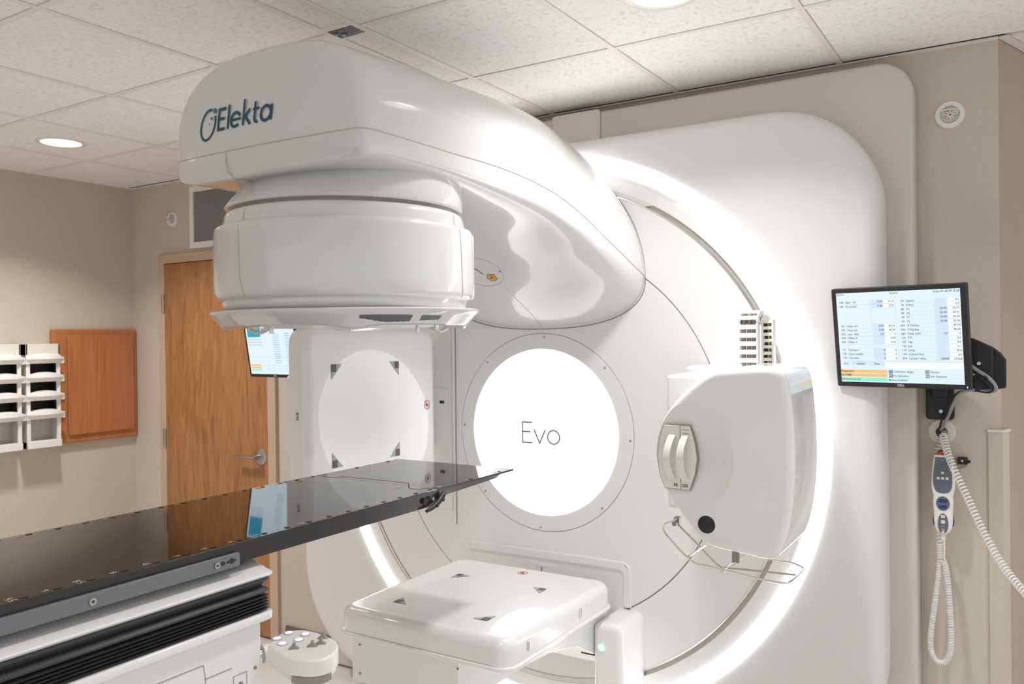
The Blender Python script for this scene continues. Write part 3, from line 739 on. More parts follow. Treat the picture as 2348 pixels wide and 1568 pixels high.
def carve(ob, cutter_mb):
    # subtract a shape from a part's mesh and keep only the result
    cut = cutter_mb.build('cut'); md = ob.modifiers.new('c', 'BOOLEAN'); md.operation = 'DIFFERENCE'; md.solver = 'EXACT'
    cut.location = -parent_origin(ob.parent) if ob.parent else (0, 0, 0)
    cut.location = (0, 0, 0); md.object = cut
    bpy.context.view_layer.update()
    me = bpy.data.meshes.new_from_object(ob.evaluated_get(bpy.context.evaluated_depsgraph_get()))
    ob.modifiers.clear()
    if len(me.vertices) > .8*len(ob.data.vertices): ob.data = me; me.set_sharp_from_angle(angle=R(11.8))
    bpy.data.objects.remove(cut)
cb_ = MB(); RS_ = .523; prof_ = []
for i in range(40): a = R(17.6*i/39); prof_.append((max(1e-4, RS_*sin(a)), -RS_*cos(a)))
cb_.lathe((-.815, 1.649, 1.315), (0, -1, 0), prof_, 'white_gloss', 96)
carve(kv, cb_)
cc = V((-.797, 2.1495, 1.315)); rc = .150
fo = [(-.858, 1.404), (-.785, 1.404), (-.772, 1.36), (-.766, 1.315), (-.772, 1.275), (-.788, 1.230), (-.858, 1.232), (-.872, 1.27), (-.877, 1.32), (-.870, 1.37)][::-1]
b = MB(); b.prism(fo, (0, 2.151, 0), X, Z, Y*.02, 'plastic_white', fil=.001)
fo2 = [(cc.x-.023+(p[0]-cc.x+.023)*1.035, 1.318+(p[1]-1.318)*1.02) for p in fo]
b.prism(fo2, (0, 2.1535, 0), X, Z, Y*.016, 'seam_grey')
b.box((-.8125, 2.1505, 1.232), (-.8105, 2.1515, 1.404), 'seam_grey')
b.text('F0', (-.820, 2.1508, 1.241), X, Z, .012, 'mark_black', 'R', bold=.0002); b.text('S20', (-.808, 2.1508, 1.241), X, Z, .012, 'mark_black', 'L', bold=.0002)
b.text('2% 1mm', (-.805, 2.1508, 1.393), X, Z, .0055, 'mark_black', 'L'); b.text('2% 1mm', (-.805, 2.1508, 1.383), X, Z, .0055, 'mark_black', 'L')
b.build('filter_cassette', kv)
for hx_, w_ in ((-.834, .020), (-.797, .020)):
    b = MB(); rings = []
    for i in range(17):
        t_ = i/16; z_ = 1.255+(1.378-1.255)*t_; e = sin(pi*t_)
        d_ = .004+.030*e**.8
        rings.append([(hx_-w_/2-.006*e, 2.151-d_, z_), (hx_+w_/2-.006*e, 2.151-d_, z_), (hx_+w_/2-.006*e, 2.157-d_, z_), (hx_-w_/2-.006*e, 2.157-d_, z_)])
    b.loft(rings, 'plastic_white'); b.build('cassette_handle', kv, bevel=.002)
b = MB(); b.lathe((-.739, 2.151, 1.143), (0, -1, 0), [(.0255, 0), (.0255, .0025), (.0245, .0035)], 'plastic_white', 40); b.lathe((-.739, 2.149, 1.143), (0, -1, 0), [(.0235, 0), (.0235, .003), (.022, .0035)], 'black_fixture', 40)
lab(b.build('speaker_cap', kv), 'round black cap')
# cable chain
ch = MB(); cb = MB()
def chain_pt(t_):   # arch in y: up at front, back down behind
    if t_ < .4: return V((-.748, 2.52, 1.56+.09*t_/.4)), 0
    return None
LNK = []
for i in range(5): LNK.append((V((-.721, 2.50, 1.572+i*.025)), 0.))
for i in range(1, 4): a = R(32*i); LNK.append((V((-.721, 2.535-.035*cos(a), 1.676+.030*sin(a))), a))
for c, a in LNK:
    ch.T = MX.Translation(c) @ MX.Rotation(-a, 4, 'X')
    ch.box((-.027, -.017, -.007), (.027, -.012, .007), 'plastic_white').box((-.027, .006, -.006), (.027, .009, .006), 'plastic_white')
    for s_ in (-1, 1): ch.box((s_*.027-.003, -.016, -.013), (s_*.027+.003, .009, .013), 'plastic_white')
ch.T = MX.Identity(4)
chn = ch.build('cable_chain', kv, bevel=.0012)
for i, (x_, m_) in enumerate(((-.737, 'cable_taupe'), (-.721, 'cable_taupe'), (-.705, 'cable_taupe'), (-.7135, 'cable_yellow'))):
    oy = 0 if i < 3 else .012
    pts = [V((x_, c.y+(oy+(-.002))*cos(a), c.z+.0)) for c, a in LNK]; pts = [pts[0]-Z*.02]+pts+[pts[-1]-Z*.02]
    b = MB(); b.tube(spl(pts, 3), .0072 if i < 3 else .003, m_, 10); b.build('cable', chn)
# rear run of the chain seen beside the front one
b2 = MB(); b3 = MB()
for i in range(7):
    c = V((-.690, 2.60, 1.572+i*.0195)); b2.box(c+V((-.016, -.012, -.005)), c+V((.016, -.008, .005)), 'plastic_white')
for s_ in (-1, 1): b2.box((-.690+s_*.016-.003, 2.585, 1.555), (-.690+s_*.016+.003, 2.61, 1.695), 'plastic_white')
b2.tube(spl([(-.692, 2.60, 1.69), (-.700, 2.585, 1.706), (-.712, 2.56, 1.706), (-.721, 2.545, 1.70)], 4), .012, 'plastic_white', 10)
b2.build('rear_chain', kv, bevel=.001)
for x_, r_, m_ in ((-.700, .005, 'cable_black'), (-.692, .003, 'cable_yellow'), (-.6885, .0025, 'cable_green'), (-.681, .006, 'cable_taupe')):
    b = MB(); b.tube([(x_, 2.600, 1.56), (x_+.003, 2.600, 1.63), (x_+.001, 2.600, 1.69)], r_, m_, 8); b.build('cable', kv)
# touch guard rods
def P(px_, py_, y):   # numbers were taken off the drawing at depth y
    v = fw*1 + r2*((px_-1174)/1899.2) + d2*((py_-784)/1899.2); k = y/v.y
    return V((v.x*k, y, 1.65+v.z*k))
g = MB()
ga = [P(1553, 1189, 2.28), P(1538, 1196, 2.20), P(1523, 1202, 2.14), P(1521, 1212, 2.12), P(1530, 1228, 2.11), P(1560, 1262, 2.11), P(1585, 1285, 2.11), P(1600, 1293, 2.11), P(1625, 1298, 2.11), P(1658, 1306, 2.11), P(1700, 1316, 2.11), P(1750, 1329, 2.11), P(1790, 1336, 2.11), P(1808, 1335, 2.12), P(1822, 1325, 2.17), P(1842, 1305, 2.30), P(1835, 1298, 2.32), P(1815, 1290, 2.33), P(1780, 1284, 2.33), P(1712, 1270, 2.33)]
g.tube(spl(ga, 4), .0028, 'chrome', 10)
lab(g.build('guard_rod', kv), 'bent chrome touch guard rod')
g = MB(); g.tube(spl([P(1552, 1200, 2.30), P(1600, 1248, 2.30), P(1635, 1285, 2.30), P(1650, 1298, 2.30), P(1662, 1302, 2.29), P(1700, 1305, 2.29), P(1824, 1318, 2.29)], 4), .0028, 'brushed_steel', 10); g.build('guard_rod', kv)
g = MB(); g.tube([P(1580, 1275, 2.12), P(1616, 1251, 2.28)], .003, 'chrome', 10)
g.build('guard_rod', kv); g = MB(); q = P(1554, 1192, 2.29); g.box(q-V((.008, .01, .009)), q+V((.008, .01, .009)), 'screw_steel')
g.cyl(P(1549, 1199, 2.26), (0, -1, 0), .007, .012, 'screw_steel', 12); g.build('rod_clamp', kv); g = MB()
for x_, dp in ((1683, 2.24), (1691, 2.28)): g.tube([P(x_, 1264, dp), P(x_, 1290, dp)], .0055, 'screw_steel', 8)
g.tube([P(1685, 1290, 2.24), P(1666, 1300, 2.18), P(1658, 1305, 2.13)], .004, 'chrome', 10); g.tube([P(1692, 1288, 2.28), P(1700, 1275, 2.32), P(1712, 1270, 2.33)], .0035, 'chrome', 10)
g.cyl(P(1658, 1306, 2.115), (0, -1, 0), .0065, .008, 'chrome', 16)
g.build('guard_bracket', kv)

# ================================================================ COUCH
cou = thing('treatment_couch', 'long treatment couch with glossy black carbon top over black bellows and white base', 'treatment couch', (AX, .2, 0))
TX0, TX1, TZ = -1.940, -1.445, 1.217
def top_rows(y0, y1, m_, b, th0, th1, inset=.0, n=2):
    rows = []
    for i in range(n):
        t_ = i/(n-1); y_ = y0+(y1-y0)*t_; th = th0+(th1-th0)*t_
        rows.append([(TX0, y_, TZ), (TX1, y_, TZ), (TX1, y_, TZ-.007), (TX1-inset-.002, y_, TZ-.010), (TX1-inset-.014, y_, TZ-th), (TX0+inset+.014, y_, TZ-th), (TX0+inset+.002, y_, TZ-.010), (TX0, y_, TZ-.007)])
    b.loft(rows, m_)
b = MB(); 
tl = 0.0
b.add([], [], 'carbon_side')
# main top: separate sheet for the mirror-like surface and body for the sides
b.loft([[(TX0, y_, TZ-.001), (TX1, y_, TZ-.001), (TX1-.001, y_, TZ-.012), (TX1-.006, y_, TZ-.046), (TX0+.006, y_, TZ-.046), (TX0+.001, y_, TZ-.012)] for y_ in (-.25, 1.905)], 'carbon_side')
tb = b.build('tabletop', cou, bevel=.0015)
lab(tb, 'black carbon fibre tabletop')
# extension
b = MB()
b.loft([[(TX0+.002, y_, TZ-.0008), (TX1-.002, y_, TZ-.0008), (TX1-.003, y_, TZ-.006), (TX1-.02, y_, TZ-th), (TX0+.02, y_, TZ-th), (TX0+.003, y_, TZ-.006)] for y_, th in ((1.905, .030), (2.23, .020), (2.245, .006), (2.300, .0055), (2.308, .004))], 'carbon_side')
ext = b.build('top_extension', cou)
b = MB(); b.box((TX0+.003, 1.901, TZ-.0009), (TX1-.003, 2.308, TZ-.0001), 'carbon_top'); b.build('glossy_surface', ext)
# joint groove, dashed sight line and orange dots
b = MB(); b.box((TX0+.001, -.25, TZ-.001), (TX1-.001, 1.899, TZ), 'carbon_top')
jn = [(-1.935, 1.905), (-1.86, 1.895), (-1.845, 1.926), (-1.646, 1.934), (-1.579, 1.928), (-1.532, 1.872), (-1.50, 1.862), (-1.478, 1.890), (-1.455, 1.932)]
b.ribbon(jn, .0035, (0, 0, TZ), X, Y, 'mark_black', .0004)
for i in range(34):
    u = -1.925+i*.0135; b.ribbon([(u, 1.950-.004), (u+.007, 1.950-.004)], .0015, (0, 0, TZ), X, Y, 'mark_pale', .0004)
b.ribbon([(-1.56, 1.945), (-1.56, 1.845), (-1.475, 1.845)], .0015, (0, 0, TZ), X, Y, 'mark_pale', .0004)
for p in ((-1.905, 1.80), (-1.925, 1.93), (-1.462, 1.925)): b.add([(p[0]+.008*cos(2*pi*k/14), p[1]+.009*sin(2*pi*k/14), TZ+.0006) for k in range(14)], [tuple(range(14))], 'label_orange')
b.ribbon(arc(-1.905, 1.99, .013, 0, 360, 20, .018), .0016, (0, 0, TZ), X, Y, 'mark_pale', .0005)
seq = [('9.5', .750), ('9', .808), ('8.5', .869), ('8', .935), ('G', 1.003), ('7', 1.070), ('F', 1.136), ('6', 1.205), ('E', 1.273), ('5', 1.340), ('D', 1.408), ('4', 1.475), ('C', 1.542), ('3', 1.610), ('B', 1.677), ('2', 1.744), ('A', 1.812), ('1', 1.878), ('0', 2.08), ('H', 2.24), ('10', .690), ('11', .62)]
for s_, y_ in seq:
    for sx in (-1, 1):
        x_ = TX1-.014 if sx > 0 else TX0+.014
        b.text(s_, (x_+(-.003 if sx > 0 else .003), y_-.0215, TZ), X, Y, .020, 'letter_silver', 'C', .0006)
        b.add([(x_+.0062*cos(2*pi*k/16), y_+.0075*sin(2*pi*k/16), TZ+.0007) for k in range(16)], [tuple(range(16))], 'mark_black')
lab(b.build('glossy_surface', tb), 'glossy black sheet with white index letters along both edges')
# lever latch at joint
b = MB(); lx = TX1-.001
b.tube([(lx+.006, 1.835, TZ-.052), (lx+.008, 1.86, TZ-.046), (lx+.009, 1.885, TZ-.036), (lx+.008, 1.905, TZ-.022), (lx+.006, 1.918, TZ-.014)], [.005, .007, .008, .009, .007], 'arm_black', 10)
b.cyl((lx, 1.832, TZ-.024), (1, 0, 0), .009, .006, 'arm_black', 16).cyl((lx+.005, 1.862, TZ-.021), (1, 0, 0), .005, .006, 'screw_steel', 12)
b.cyl((lx+.012, 1.873, TZ-.042), (1, 0, 0), .005, .006, 'black_fixture', 12).cyl((lx+.012, 1.901, TZ-.030), (1, 0, 0), .005, .006, 'black_fixture', 12)
b.box((lx+.010, 1.852, TZ-.043), (lx+.0155, 1.866, TZ-.036), 'green_glow') if 0 else None
lab(b.build('latch_lever', cou), 'black latch lever with screws')
# side rail
b = MB(); b.prism(rrect(1.45, .030, (.004, .006, .001, .001), 4), (-1.452, .465, 1.1825), Y, Z, X*.012, 'rail_grey', fil=0, fil1=.002)
rl_ = b.build('side_rail', cou); lab(rl_, 'grey metal accessory rail with screws')
for y_ in (.86, 1.13): b = MB(); b.cyl((-1.440, y_, 1.182), (1, 0, 0), .0068, .0025, 'brushed_steel', 16).cyl((-1.4375, y_, 1.182), (1, 0, 0), .003, .0006, 'mark_black', 6); b.build('screw', rl_)
b = MB(); b.prism([(1.145+.006*cos(2*pi*k/12), 1.1825+.0045*sin(2*pi*k/12)) for k in range(12)], (-1.441, 0, 0), Y, Z, X*.0018, 'mark_black')
b.prism([(1.155, 1.180), (1.163, 1.180), (1.164, 1.177), (1.170, 1.177), (1.171, 1.180), (1.178, 1.181), (1.178, 1.185), (1.171, 1.186), (1.170, 1.189), (1.164, 1.189), (1.163, 1.186), (1.155, 1.185)], (-1.441, 0, 0), Y, Z, X*.0018, 'mark_black'); b.build('keyhole', rl_)
for y_ in (.92, 1.20): b = MB(); b.box((-1.50, y_-.025, 1.165), (-1.452, y_+.015, 1.19), 'black_fixture'); b.build('rail_spacer', cou, bevel=.003)
# white frame beam with bevelled shoulder
b = MB()
fs = [(-1.98, 1.128), (-1.435, 1.128), (-1.430, 1.133), (-1.431, 1.137), (-1.50, 1.166), (-1.56, 1.169), (-1.85, 1.169), (-1.91, 1.166), (-1.98, 1.137)]
def frow(y_, k=1, dz=0): return [(AX+(p[0]-AX)*k, y_, p[1]+(dz if p[1] > 1.14 else 0)) for p in fs]
b.loft([frow(-.3), frow(1.245), frow(1.262, .995, -.001), [(AX+(p[0]-AX)*.985, 1.272 if p[1] < 1.15 else 1.262, min(p[1], 1.162)) for p in fs]], 'body_white')
b.build('frame_beam', cou, angle=25)
# bellows
b = MB(); rings = []
zt, zb_ = 1.129, 1.052
prof = [(0, 0), (.003, -.003), (.004, -.008), (-.002, -.016), (-.008, -.0205), (.0, -.025), (.004, -.029), (.002, -.034), (-.008, -.0395)]
k = -.0395; i = 0
while k > -.075:
    prof += [(.004, k-.0030), (.004, k-.0038), (-.007, k-.0068)]; k -= .0068
for dx_, dz_ in prof:
    x1_, y1_ = -1.437+dx_, 1.268+dx_
    rings.append([(-1.95-dx_, -.3, zt+dz_*1.02), (x1_, -.3, zt+dz_*1.02), (x1_, .4, zt+dz_*1.02), (x1_, y1_-.03, zt+dz_*1.02), (x1_-.006, y1_-.006, zt+dz_*1.02), (x1_-.03, y1_, zt+dz_*1.02), (-1.95-dx_, y1_, zt+dz_*1.02)])
b.loft(rings, 'bellows_black'); lab(b.build('bellows', cou, angle=20), 'black pleated rubber bellows')
b = MB(); b.prism(rrect(.535, 1.60, .02, 5), (AX-.006, .475, 1.034), X, Y, Z*.019, 'body_white', fil=.005, fil1=.004); b.build('lower_tray', cou)
b = MB(); b.prism(rrect(1.55, .32, .010, 4), (-1.95, .472, .872), Y, Z, X*.507, 'white_satin', fil=0, fil1=.006)
blk = b.build('base_cover', cou)
for (y_, z_, r_) in ((1.228, .935, .0035), (1.188, .912, .0062)):
    b = MB(); b.cyl((-1.443, y_, z_), (1, 0, 0), r_, .0025, 'screw_steel', 14); b.build('screw', blk)
b = MB(); b.ribbon([(.40, .985), (1.095, .985), (1.10, .955), (1.165, .955)], .0018, (-1.4425, 0, 0), Y, Z, 'seam_grey', .0004)
b.ribbon([(1.10, .955), (1.10, .86)], .0018, (-1.4425, 0, 0), Y, Z, 'seam_grey', .0004)
b.ribbon([(1.17, .935), (1.205, .935), (1.205, .86), (1.17, .86), (1.17, .935)], .0014, (-1.4425, 0, 0), Y, Z, 'seam_grey', .0004); b.build('panel_seam', blk)
b = MB(); b.box((-1.90, -.25, .02), (-1.50, .75, .72), 'white_satin'); b.box((-2.0, -.4, 0), (-1.38, .9, .06), 'white_satin'); b.build('pedestal', cou, bevel=.02)
# hand control keypad on the couch end
KZ = .975
kb = MB(); ko = [(-1.440, 1.262), (-1.350, 1.232), (-1.298, 1.238), (-1.272, 1.266), (-1.281, 1.312), (-1.318, 1.352), (-1.380, 1.372), (-1.448, 1.368), (-1.470, 1.322)]
ko = [(p.x, p.y) for p in spl([V(q) for q in ko]+[V(ko[0])], 4)[:-1]]
kb.prism(ko, (0, 0, KZ-.034), X, Y, Z*.034, 'plastic_white', fil=0, fil1=.006)
kp2 = kb.build('control_keypad', cou); lab(kp2, 'white hand keypad with lit round buttons at couch end')
kb = MB(); kl = [(AXX[0]*.93+(-1.37)*.07, AXX[1]*.93+1.30*.07) for AXX in ko]
kb.prism(kl, (0, 0, KZ-.052), X, Y, Z*.018, 'plastic_white', fil=.005)
kb.build('underside', kp2)
kb = MB(); rg = [p for p in ko if p[0] > -1.335 and p[1] < 1.30]
kb.loft([[(p[0]+.0005, p[1]-.0005, KZ-.036), (p[0]*.985-1.37*.015, p[1]*.985+1.3*.015, KZ-.052)] for p in rg], 'toggle_taupe', False, False, closed=False); kb.build('grip', kp2)
kb = MB(); kb.tube([(-1.46, 1.235, .952), (-1.452, 1.275, .952)], .015, 'chrome', 16); kb.tube([(-1.452, 1.258, .952), (-1.440, 1.290, .953)], .021, 'plastic_white', 18); kb.build('stub_tube', kp2)
for (x_, y_) in ((-1.452, 1.335), (-1.412, 1.348), (-1.448, 1.296), (-1.399, 1.315), (-1.413, 1.280)):
    kb = MB(); kb.lathe((x_, y_, KZ), (0, 0, 1), [(.0118, 0), (.0118, .0015), (.0105, .0022)], 'button_rim', 24); kb.cyl((x_, y_, KZ+.0018), (0, 0, 1), .0095, .001, 'button_glow', 24, .0085); kb.build('button', kp2)
for (x_, y_) in ((-1.371, 1.274), (-1.346, 1.304), (-1.341, 1.325), (-1.362, 1.352)):
    kb = MB(); kb.T = MX.Translation((x_, y_, KZ)) @ MX.Rotation(R(38), 4, 'Z')
    kb.prism([(-.012, 0), (.012, 0), (.004, .006), (.003, .012), (-.003, .012), (-.004, .006)], (0, .005, 0), X, Z, -Y*.010, 'toggle_taupe'); kb.T = MX.Identity(4); kb.build('toggle', kp2)

# ================================================================ MONITORS
def ROWS():
    L = []; a = L.append
    lv = [.106, .153, .372, .417, .4625, .506, .551, .639, .684, .729]
    for v_, i_, n_, p, q in zip(lv, '148 149 141 142 370 594 595 171 178 170'.split(), ['Gant  ctrl', 'D.rot ctrl', 'Xsize ctrl', 'Ysize ctrl', 'Linac ASU', 'Offset X', 'Offset Y', 'Cal.item 1', 'Learn enable', 'Cal.value'],
                              ['0.00', '0.00', '0.00', '0.00', '127', '', '', '0', '0', '0'], ['-0.10', '0.00', '40.03', '40.00', '0', '0.00', '0.00', '0', '0', '0']):
        a((.024, v_, i_, 'L', 0)); a((.079, v_, n_, 'L', 0)); a((.393, v_, p, 'R', 0)); a((.487, v_, q, 'R', 0))
    rv = [.110, .154, .198, .2415, .286, .331, .374, .419, .463, .507, .551, .596, .639, .684, .729]
    for v_, i_, n_, p, q in zip(rv, '70 75 80 85 90 95 592 593 645 110 125 120 115 130 334'.split(), ['Gantry', 'D.Rot.', 'X1', 'X2', 'Y1', 'Y2', 'X Fld.Size', 'Y Fld.Size', 'Table ASU', 'T/T.', 'Hgt.', 'Lat.', 'Long.', 'Column Rot', 'Cal part value'],
                              ['', '', '20.00', '20.00', '20.00', '20.00', '', '', '127', '', '', '', '', '', '-20000'], ['-0.1', '0.0', '20.02', '20.01', '20.00', '20.00', '40.03', '40.00', '0', '0.0', '4.0', '0.1', '50.6', '0.0', '-32768']):
        a((.566, v_, i_, 'R', 0)); a((.582, v_, n_, 'L', 0)); a((.896, v_, p, 'R', 0)); a((.992, v_, q, 'R', 0))
    for u, v_, s_, al, c in ((.001, .020, '157771', 'L', 0), (.453, .020, 'Service', 'L', 0), (.997, .023, '2026-07-24 09:15:58', 'R', 0), (.029, .793, 'ASU', 'L', 0), (.1415, .793, 'Inhibits', 'L', 0), (.296, .793, 'Pots', 'L', 0),
        (.4455, .876, 'Collimator Angle', 'L', 0), (.4455, .922, 'No Selection', 'L', 0), (.405, .968, 'Motors Enabled', 'L', 0), (.744, .874, 'Gantry', 'L', 0), (.744, .922, 'No Selection', 'L', 0), (.002, .877, 'Preparatory', 'L', 1), (.002, .921, 'No PPMS', 'L', 1),
        (.003, .969, 'All Interlocks On', 'L', 2), (.4245, .876, 'T1', 'C', 3), (.4245, .9215, 'H1', 'C', 3), (.7205, .8725, 'T2', 'C', 3), (.7205, .9205, 'H2', 'C', 3)): a((u, v_, s_, al, c))
    return lv, rv, L
def monitor(c, yaw, pit, label, cat_group, W_=.40, H_=.3225, service=True):
    c = V(c); n_ = V((sin(yaw)*cos(pit), -cos(yaw)*cos(pit), sin(pit))); ux = V((cos(yaw), sin(yaw), 0)); uy = n_.cross(ux)
    t = thing('wall_monitor', label, 'monitor', c-uy*H_/2, cat_group)
    b = MB(); b.prism(rrect(W_, H_, .005, 4), c-n_*.028, ux, uy, n_*.028, 'monitor_black', fil=.006, fil1=.0025)
    b.prism(rrect(W_*.62, H_*.62, .03, 4), c-n_*.055, ux, uy, n_*.028, 'monitor_black', fil=.012)
    b.build('casing', t)
    sw, sh_ = W_-.032, H_-.0305; so = c+uy*.0008-ux*.0007
    def q(u, v_, e=0.): return tuple(so+ux*(u-.5)*sw-uy*(v_-.5)*sh_+n_*(.0006+e))
    b = MB()
    def rect(u0, v0, u1, v1, m_, e): b.add([q(u0, v1, e), q(u1, v1, e), q(u1, v0, e), q(u0, v0, e)], [(0, 1, 2, 3)], m_)
    rect(0, 0, 1, 1, 'screen_bg', 0)
    E1, E2, E3 = .0002, .0004, .0006
    if service:
        lv, rv, L = ROWS(); lh = .0225
        for v_ in lv:
            rect(.30, v_-lh*.9, .394, v_+lh*.9, 'screen_cell', E1); rect(.075, v_+lh, .495, v_+lh+.0016, 'screen_line', E1); rect(.075, v_-lh, .495, v_-lh+.0013, 'screen_line', E1)
            rect(.40, v_-lh*.9, .495, v_+lh*.9, 'screen_white', E1)
        for v_ in rv:
            rect(.805, v_-lh*.85, .898, v_+lh*.85, 'screen_cell', E1); rect(.905, v_-lh*.85, 1, v_+lh*.85, 'screen_white', E1)
            rect(.577, v_+lh*.95, 1, v_+lh*.95+.0015, 'screen_line', E2)
        rect(0, 0, 1, .008, 'screen_white', E1)
        for u_ in (.075, .295, .80): rect(u_, .09, u_+.001, .75, 'screen_line', E2)
        rect(.495, .05, .497, .765, 'screen_line', E1); rect(0, .766, 1, .769, 'screen_line', E1)
        rect(.385, .771, 1, .845, 'screen_white', E1)
        rect(.100, .771, .2355, .812, 'screen_cell', E1); rect(.242, .771, .38, .812, 'screen_cell', E1)
        rect(0, .860, .397, .896, 'screen_orange', E1); rect(0, .903, .397, .939, 'screen_orange', E1); rect(0, .947, .397, .988, 'screen_green', E1)
        for u_, v_ in ((.4083, .8578), (.4083, .9035), (.7043, .8539), (.7043, .9020)): rect(u_, v_, u_+.0325, v_+.037, 'text_blue', E1) if 'text_blue' in MT else rect(u_, v_, u_+.0325, v_+.037, 'screen_line', E1)
        for v_ in (.845, .9, .945): rect(.40, v_, 1, v_+.0014, 'screen_line', E1)
        for u, v_, s_, al, cidx in L:
            if s_: b.text(s_, q(u, v_, 0), ux, uy, .0088, ('screen_text', 'text_brown', 'text_green', 'screen_white')[cidx], al, .0008, .00012)
    else:
        rect(.03, .03, .30, .36, 'screen_teal', E1)
        for i in range(14): rect(.55, .30+i*.038, .68, .312+i*.038, 'screen_line', E1); rect(.80, .30+i*.038, .90, .312+i*.038, 'screen_line', E1)
        for i in range(3): rect(.03, .40+i*.045, .32, .412+i*.045, 'screen_line', E1)
        rect(.0, .70, 1, .703, 'screen_line', E1)
        rect(.02, .83, .24, .86, 'screen_orange', E1); rect(.02, .875, .24, .905, 'screen_orange', E1); rect(.02, .92, .24, .945, 'screen_green', E1)
        for i in range(5): rect(.36+i*.12, .84, .43+i*.12, .86, 'screen_cell', E1); rect(.36+i*.12, .90, .42+i*.12, .92, 'screen_cell', E1)
    sc_ = b.build('screen', t)
    lab(sc_, 'pale blue lit screen')
    b = MB(); b.text('D\u00d8LL' if 0 else 'DELL', c-uy*(H_/2-.0082), ux, uy, .0095, 'letter_silver', 'C', .0006, .0003)
    b.build('badge', t)
    e_ = c+ux*(W_/2-.010)-uy*(H_/2-.008)
    b = MB(); b.box(e_-V((.0012, .0008, .003)), e_+V((.0012, .001, .003)), 'screen_white'); b.build('power_light', t)
    return t, c, ux, uy, n_
mat('text_blue', (.16, .28, .42), emit=.6)
MC = V((-.3535, 2.842, 1.6345))
monitor(MC, R(-10.8), R(-8.75), 'black framed wall monitor showing pale blue service data screen right of the machine', None)
mcl = V((-3.165, 2.82, 1.625))
monitor(mcl, R(-4), R(-8.75), 'partly hidden wall monitor with pale blue screen in front of the wooden door', None, service=False)

# right monitor arm
arm = thing('monitor_arm', 'black folded monitor arm with cables bolted to the beige wall beneath the monitor', 'monitor arm', (-.26, WY, 1.36))
b = MB(); b.prism(rrect(.085, .30, .012, 5), (-.262, WY-.024, 1.505), X, Z, Y*.022, 'arm_black', fil=.004); wp_ = b.build('wall_plate', arm)
b = MB(); b.prism(rrect(.05, .20, .01, 4), (-.262, WY-.045, 1.53), X, Z, Y*.022, 'arm_black', fil=.006); b.build('wall_bracket', arm)
b = MB(); b.cyl((-.259, WY-.026, 1.384), (0, -1, 0), .006, .004, 'brushed_steel', 14); b.build('bolt', wp_)
b = MB(); b.tube([(-.262, 3.10, 1.50), (-.20, 3.04, 1.49), (-.11, 2.985, 1.487)], .024, 'arm_black', 12, flat=1.0); b.build('lower_arm', arm)
b = MB(); b.prism([(-.150, 1.462), (-.068, 1.475), (-.066, 1.480), (-.066, 1.562), (-.080, 1.583), (-.100, 1.600), (-.120, 1.600), (-.150, 1.59)][::1], (0, 2.955, 0), X, Z, Y*.055, 'arm_black', fil=.004); b.build('elbow', arm)
b = MB(); b.prism([(-.20, 1.60), (-.20, 1.525), (-.155, 1.520), (-.125, 1.517), (-.112, 1.49), (-.100, 1.49), (-.100, 1.602), (-.15, 1.628), (-.19, 1.642), (-.21, 1.645)], (0, 2.925, 0), X, Z, Y*.040, 'arm_black', fil=.004); b.build('upper_arm', arm)
b = MB(); b.box((-.38, 2.885, 1.555), (-.19, 2.935, 1.635), 'arm_black'); b.box((-.40, 2.868, 1.585), (-.30, 2.89, 1.685), 'arm_black'); b.build('tilt_head', arm, bevel=.006)
b = MB(); b.cyl((-.137, 2.9245, 1.552), (0, -1, 0), .0055, .003, 'plastic_white', 14); b.build('pin', arm)
cab = thing('cable_bundle', 'grey and black cable bundle looping from the monitor arm into the wall grommet', 'cable', (-.26, WY, 1.31))
b = MB(); b.tube(spl([P(2222, 835, 2.90), P(2243, 850, 2.90), P(2262, 862, 2.90), P(2277, 876, 2.91), P(2284, 890, 2.92), P(2275, 897, 2.94), P(2240, 893, 2.97), P(2205, 900, 3.0), P(2188, 922, 3.04), P(2176, 950, 3.09), P(2164, 975, 3.12), P(2157, 985, 3.14)], 6), .0052, 'cable_grey', 10)
b.build('grey_cable', cab)
b = MB(); b.tube(spl([P(2222, 845, 2.91), P(2245, 861, 2.91), P(2262, 876, 2.91), P(2275, 890, 2.92), P(2268, 900, 2.94), P(2235, 896, 2.98), P(2200, 898, 3.01), P(2183, 915, 3.045), P(2166, 945, 3.10), P(2156, 975, 3.13), P(2154, 986, 3.14)], 6), .003, 'cable_black', 8)
b.build('black_cable', cab)
b = MB(); b.tube(spl([P(2236, 890, 2.965), P(2255, 895, 2.95), P(2272, 893, 2.94), P(2262, 897, 2.94)], 5), .0018, 'cable_grey', 8)
for q_ in (P(2266, 863, 2.895), P(2171, 951, 3.082)): b.cyl(q_-V((.006, 0, .004)), (.8, 0, .6), .0068, .003, 'cable_black', 12)
b.build('cable_tie', cab)
# grommet
t = thing('wall_grommet', 'round cream wall grommet where the cables enter beneath the monitor bracket', 'grommet', (-.259, WY, 1.312))
b = MB(); b.lathe((-.259, WY, 1.312), (0, -1, 0), [(.042, 0), (.042, .003), (.040, .0045), (.019, .0045), (.0175, .002)], 'plastic_cream', 48); b.build('plate', t)
b = MB(); b.cyl((-.259, WY-.0022, 1.311), (0, -1, 0), .0172, .003, 'mark_black', 28); b.tube([(-.252, WY-.004, 1.311), (-.250, WY-.012, 1.307)], .010, 'cable_grey', 12); b.build('hole', t)

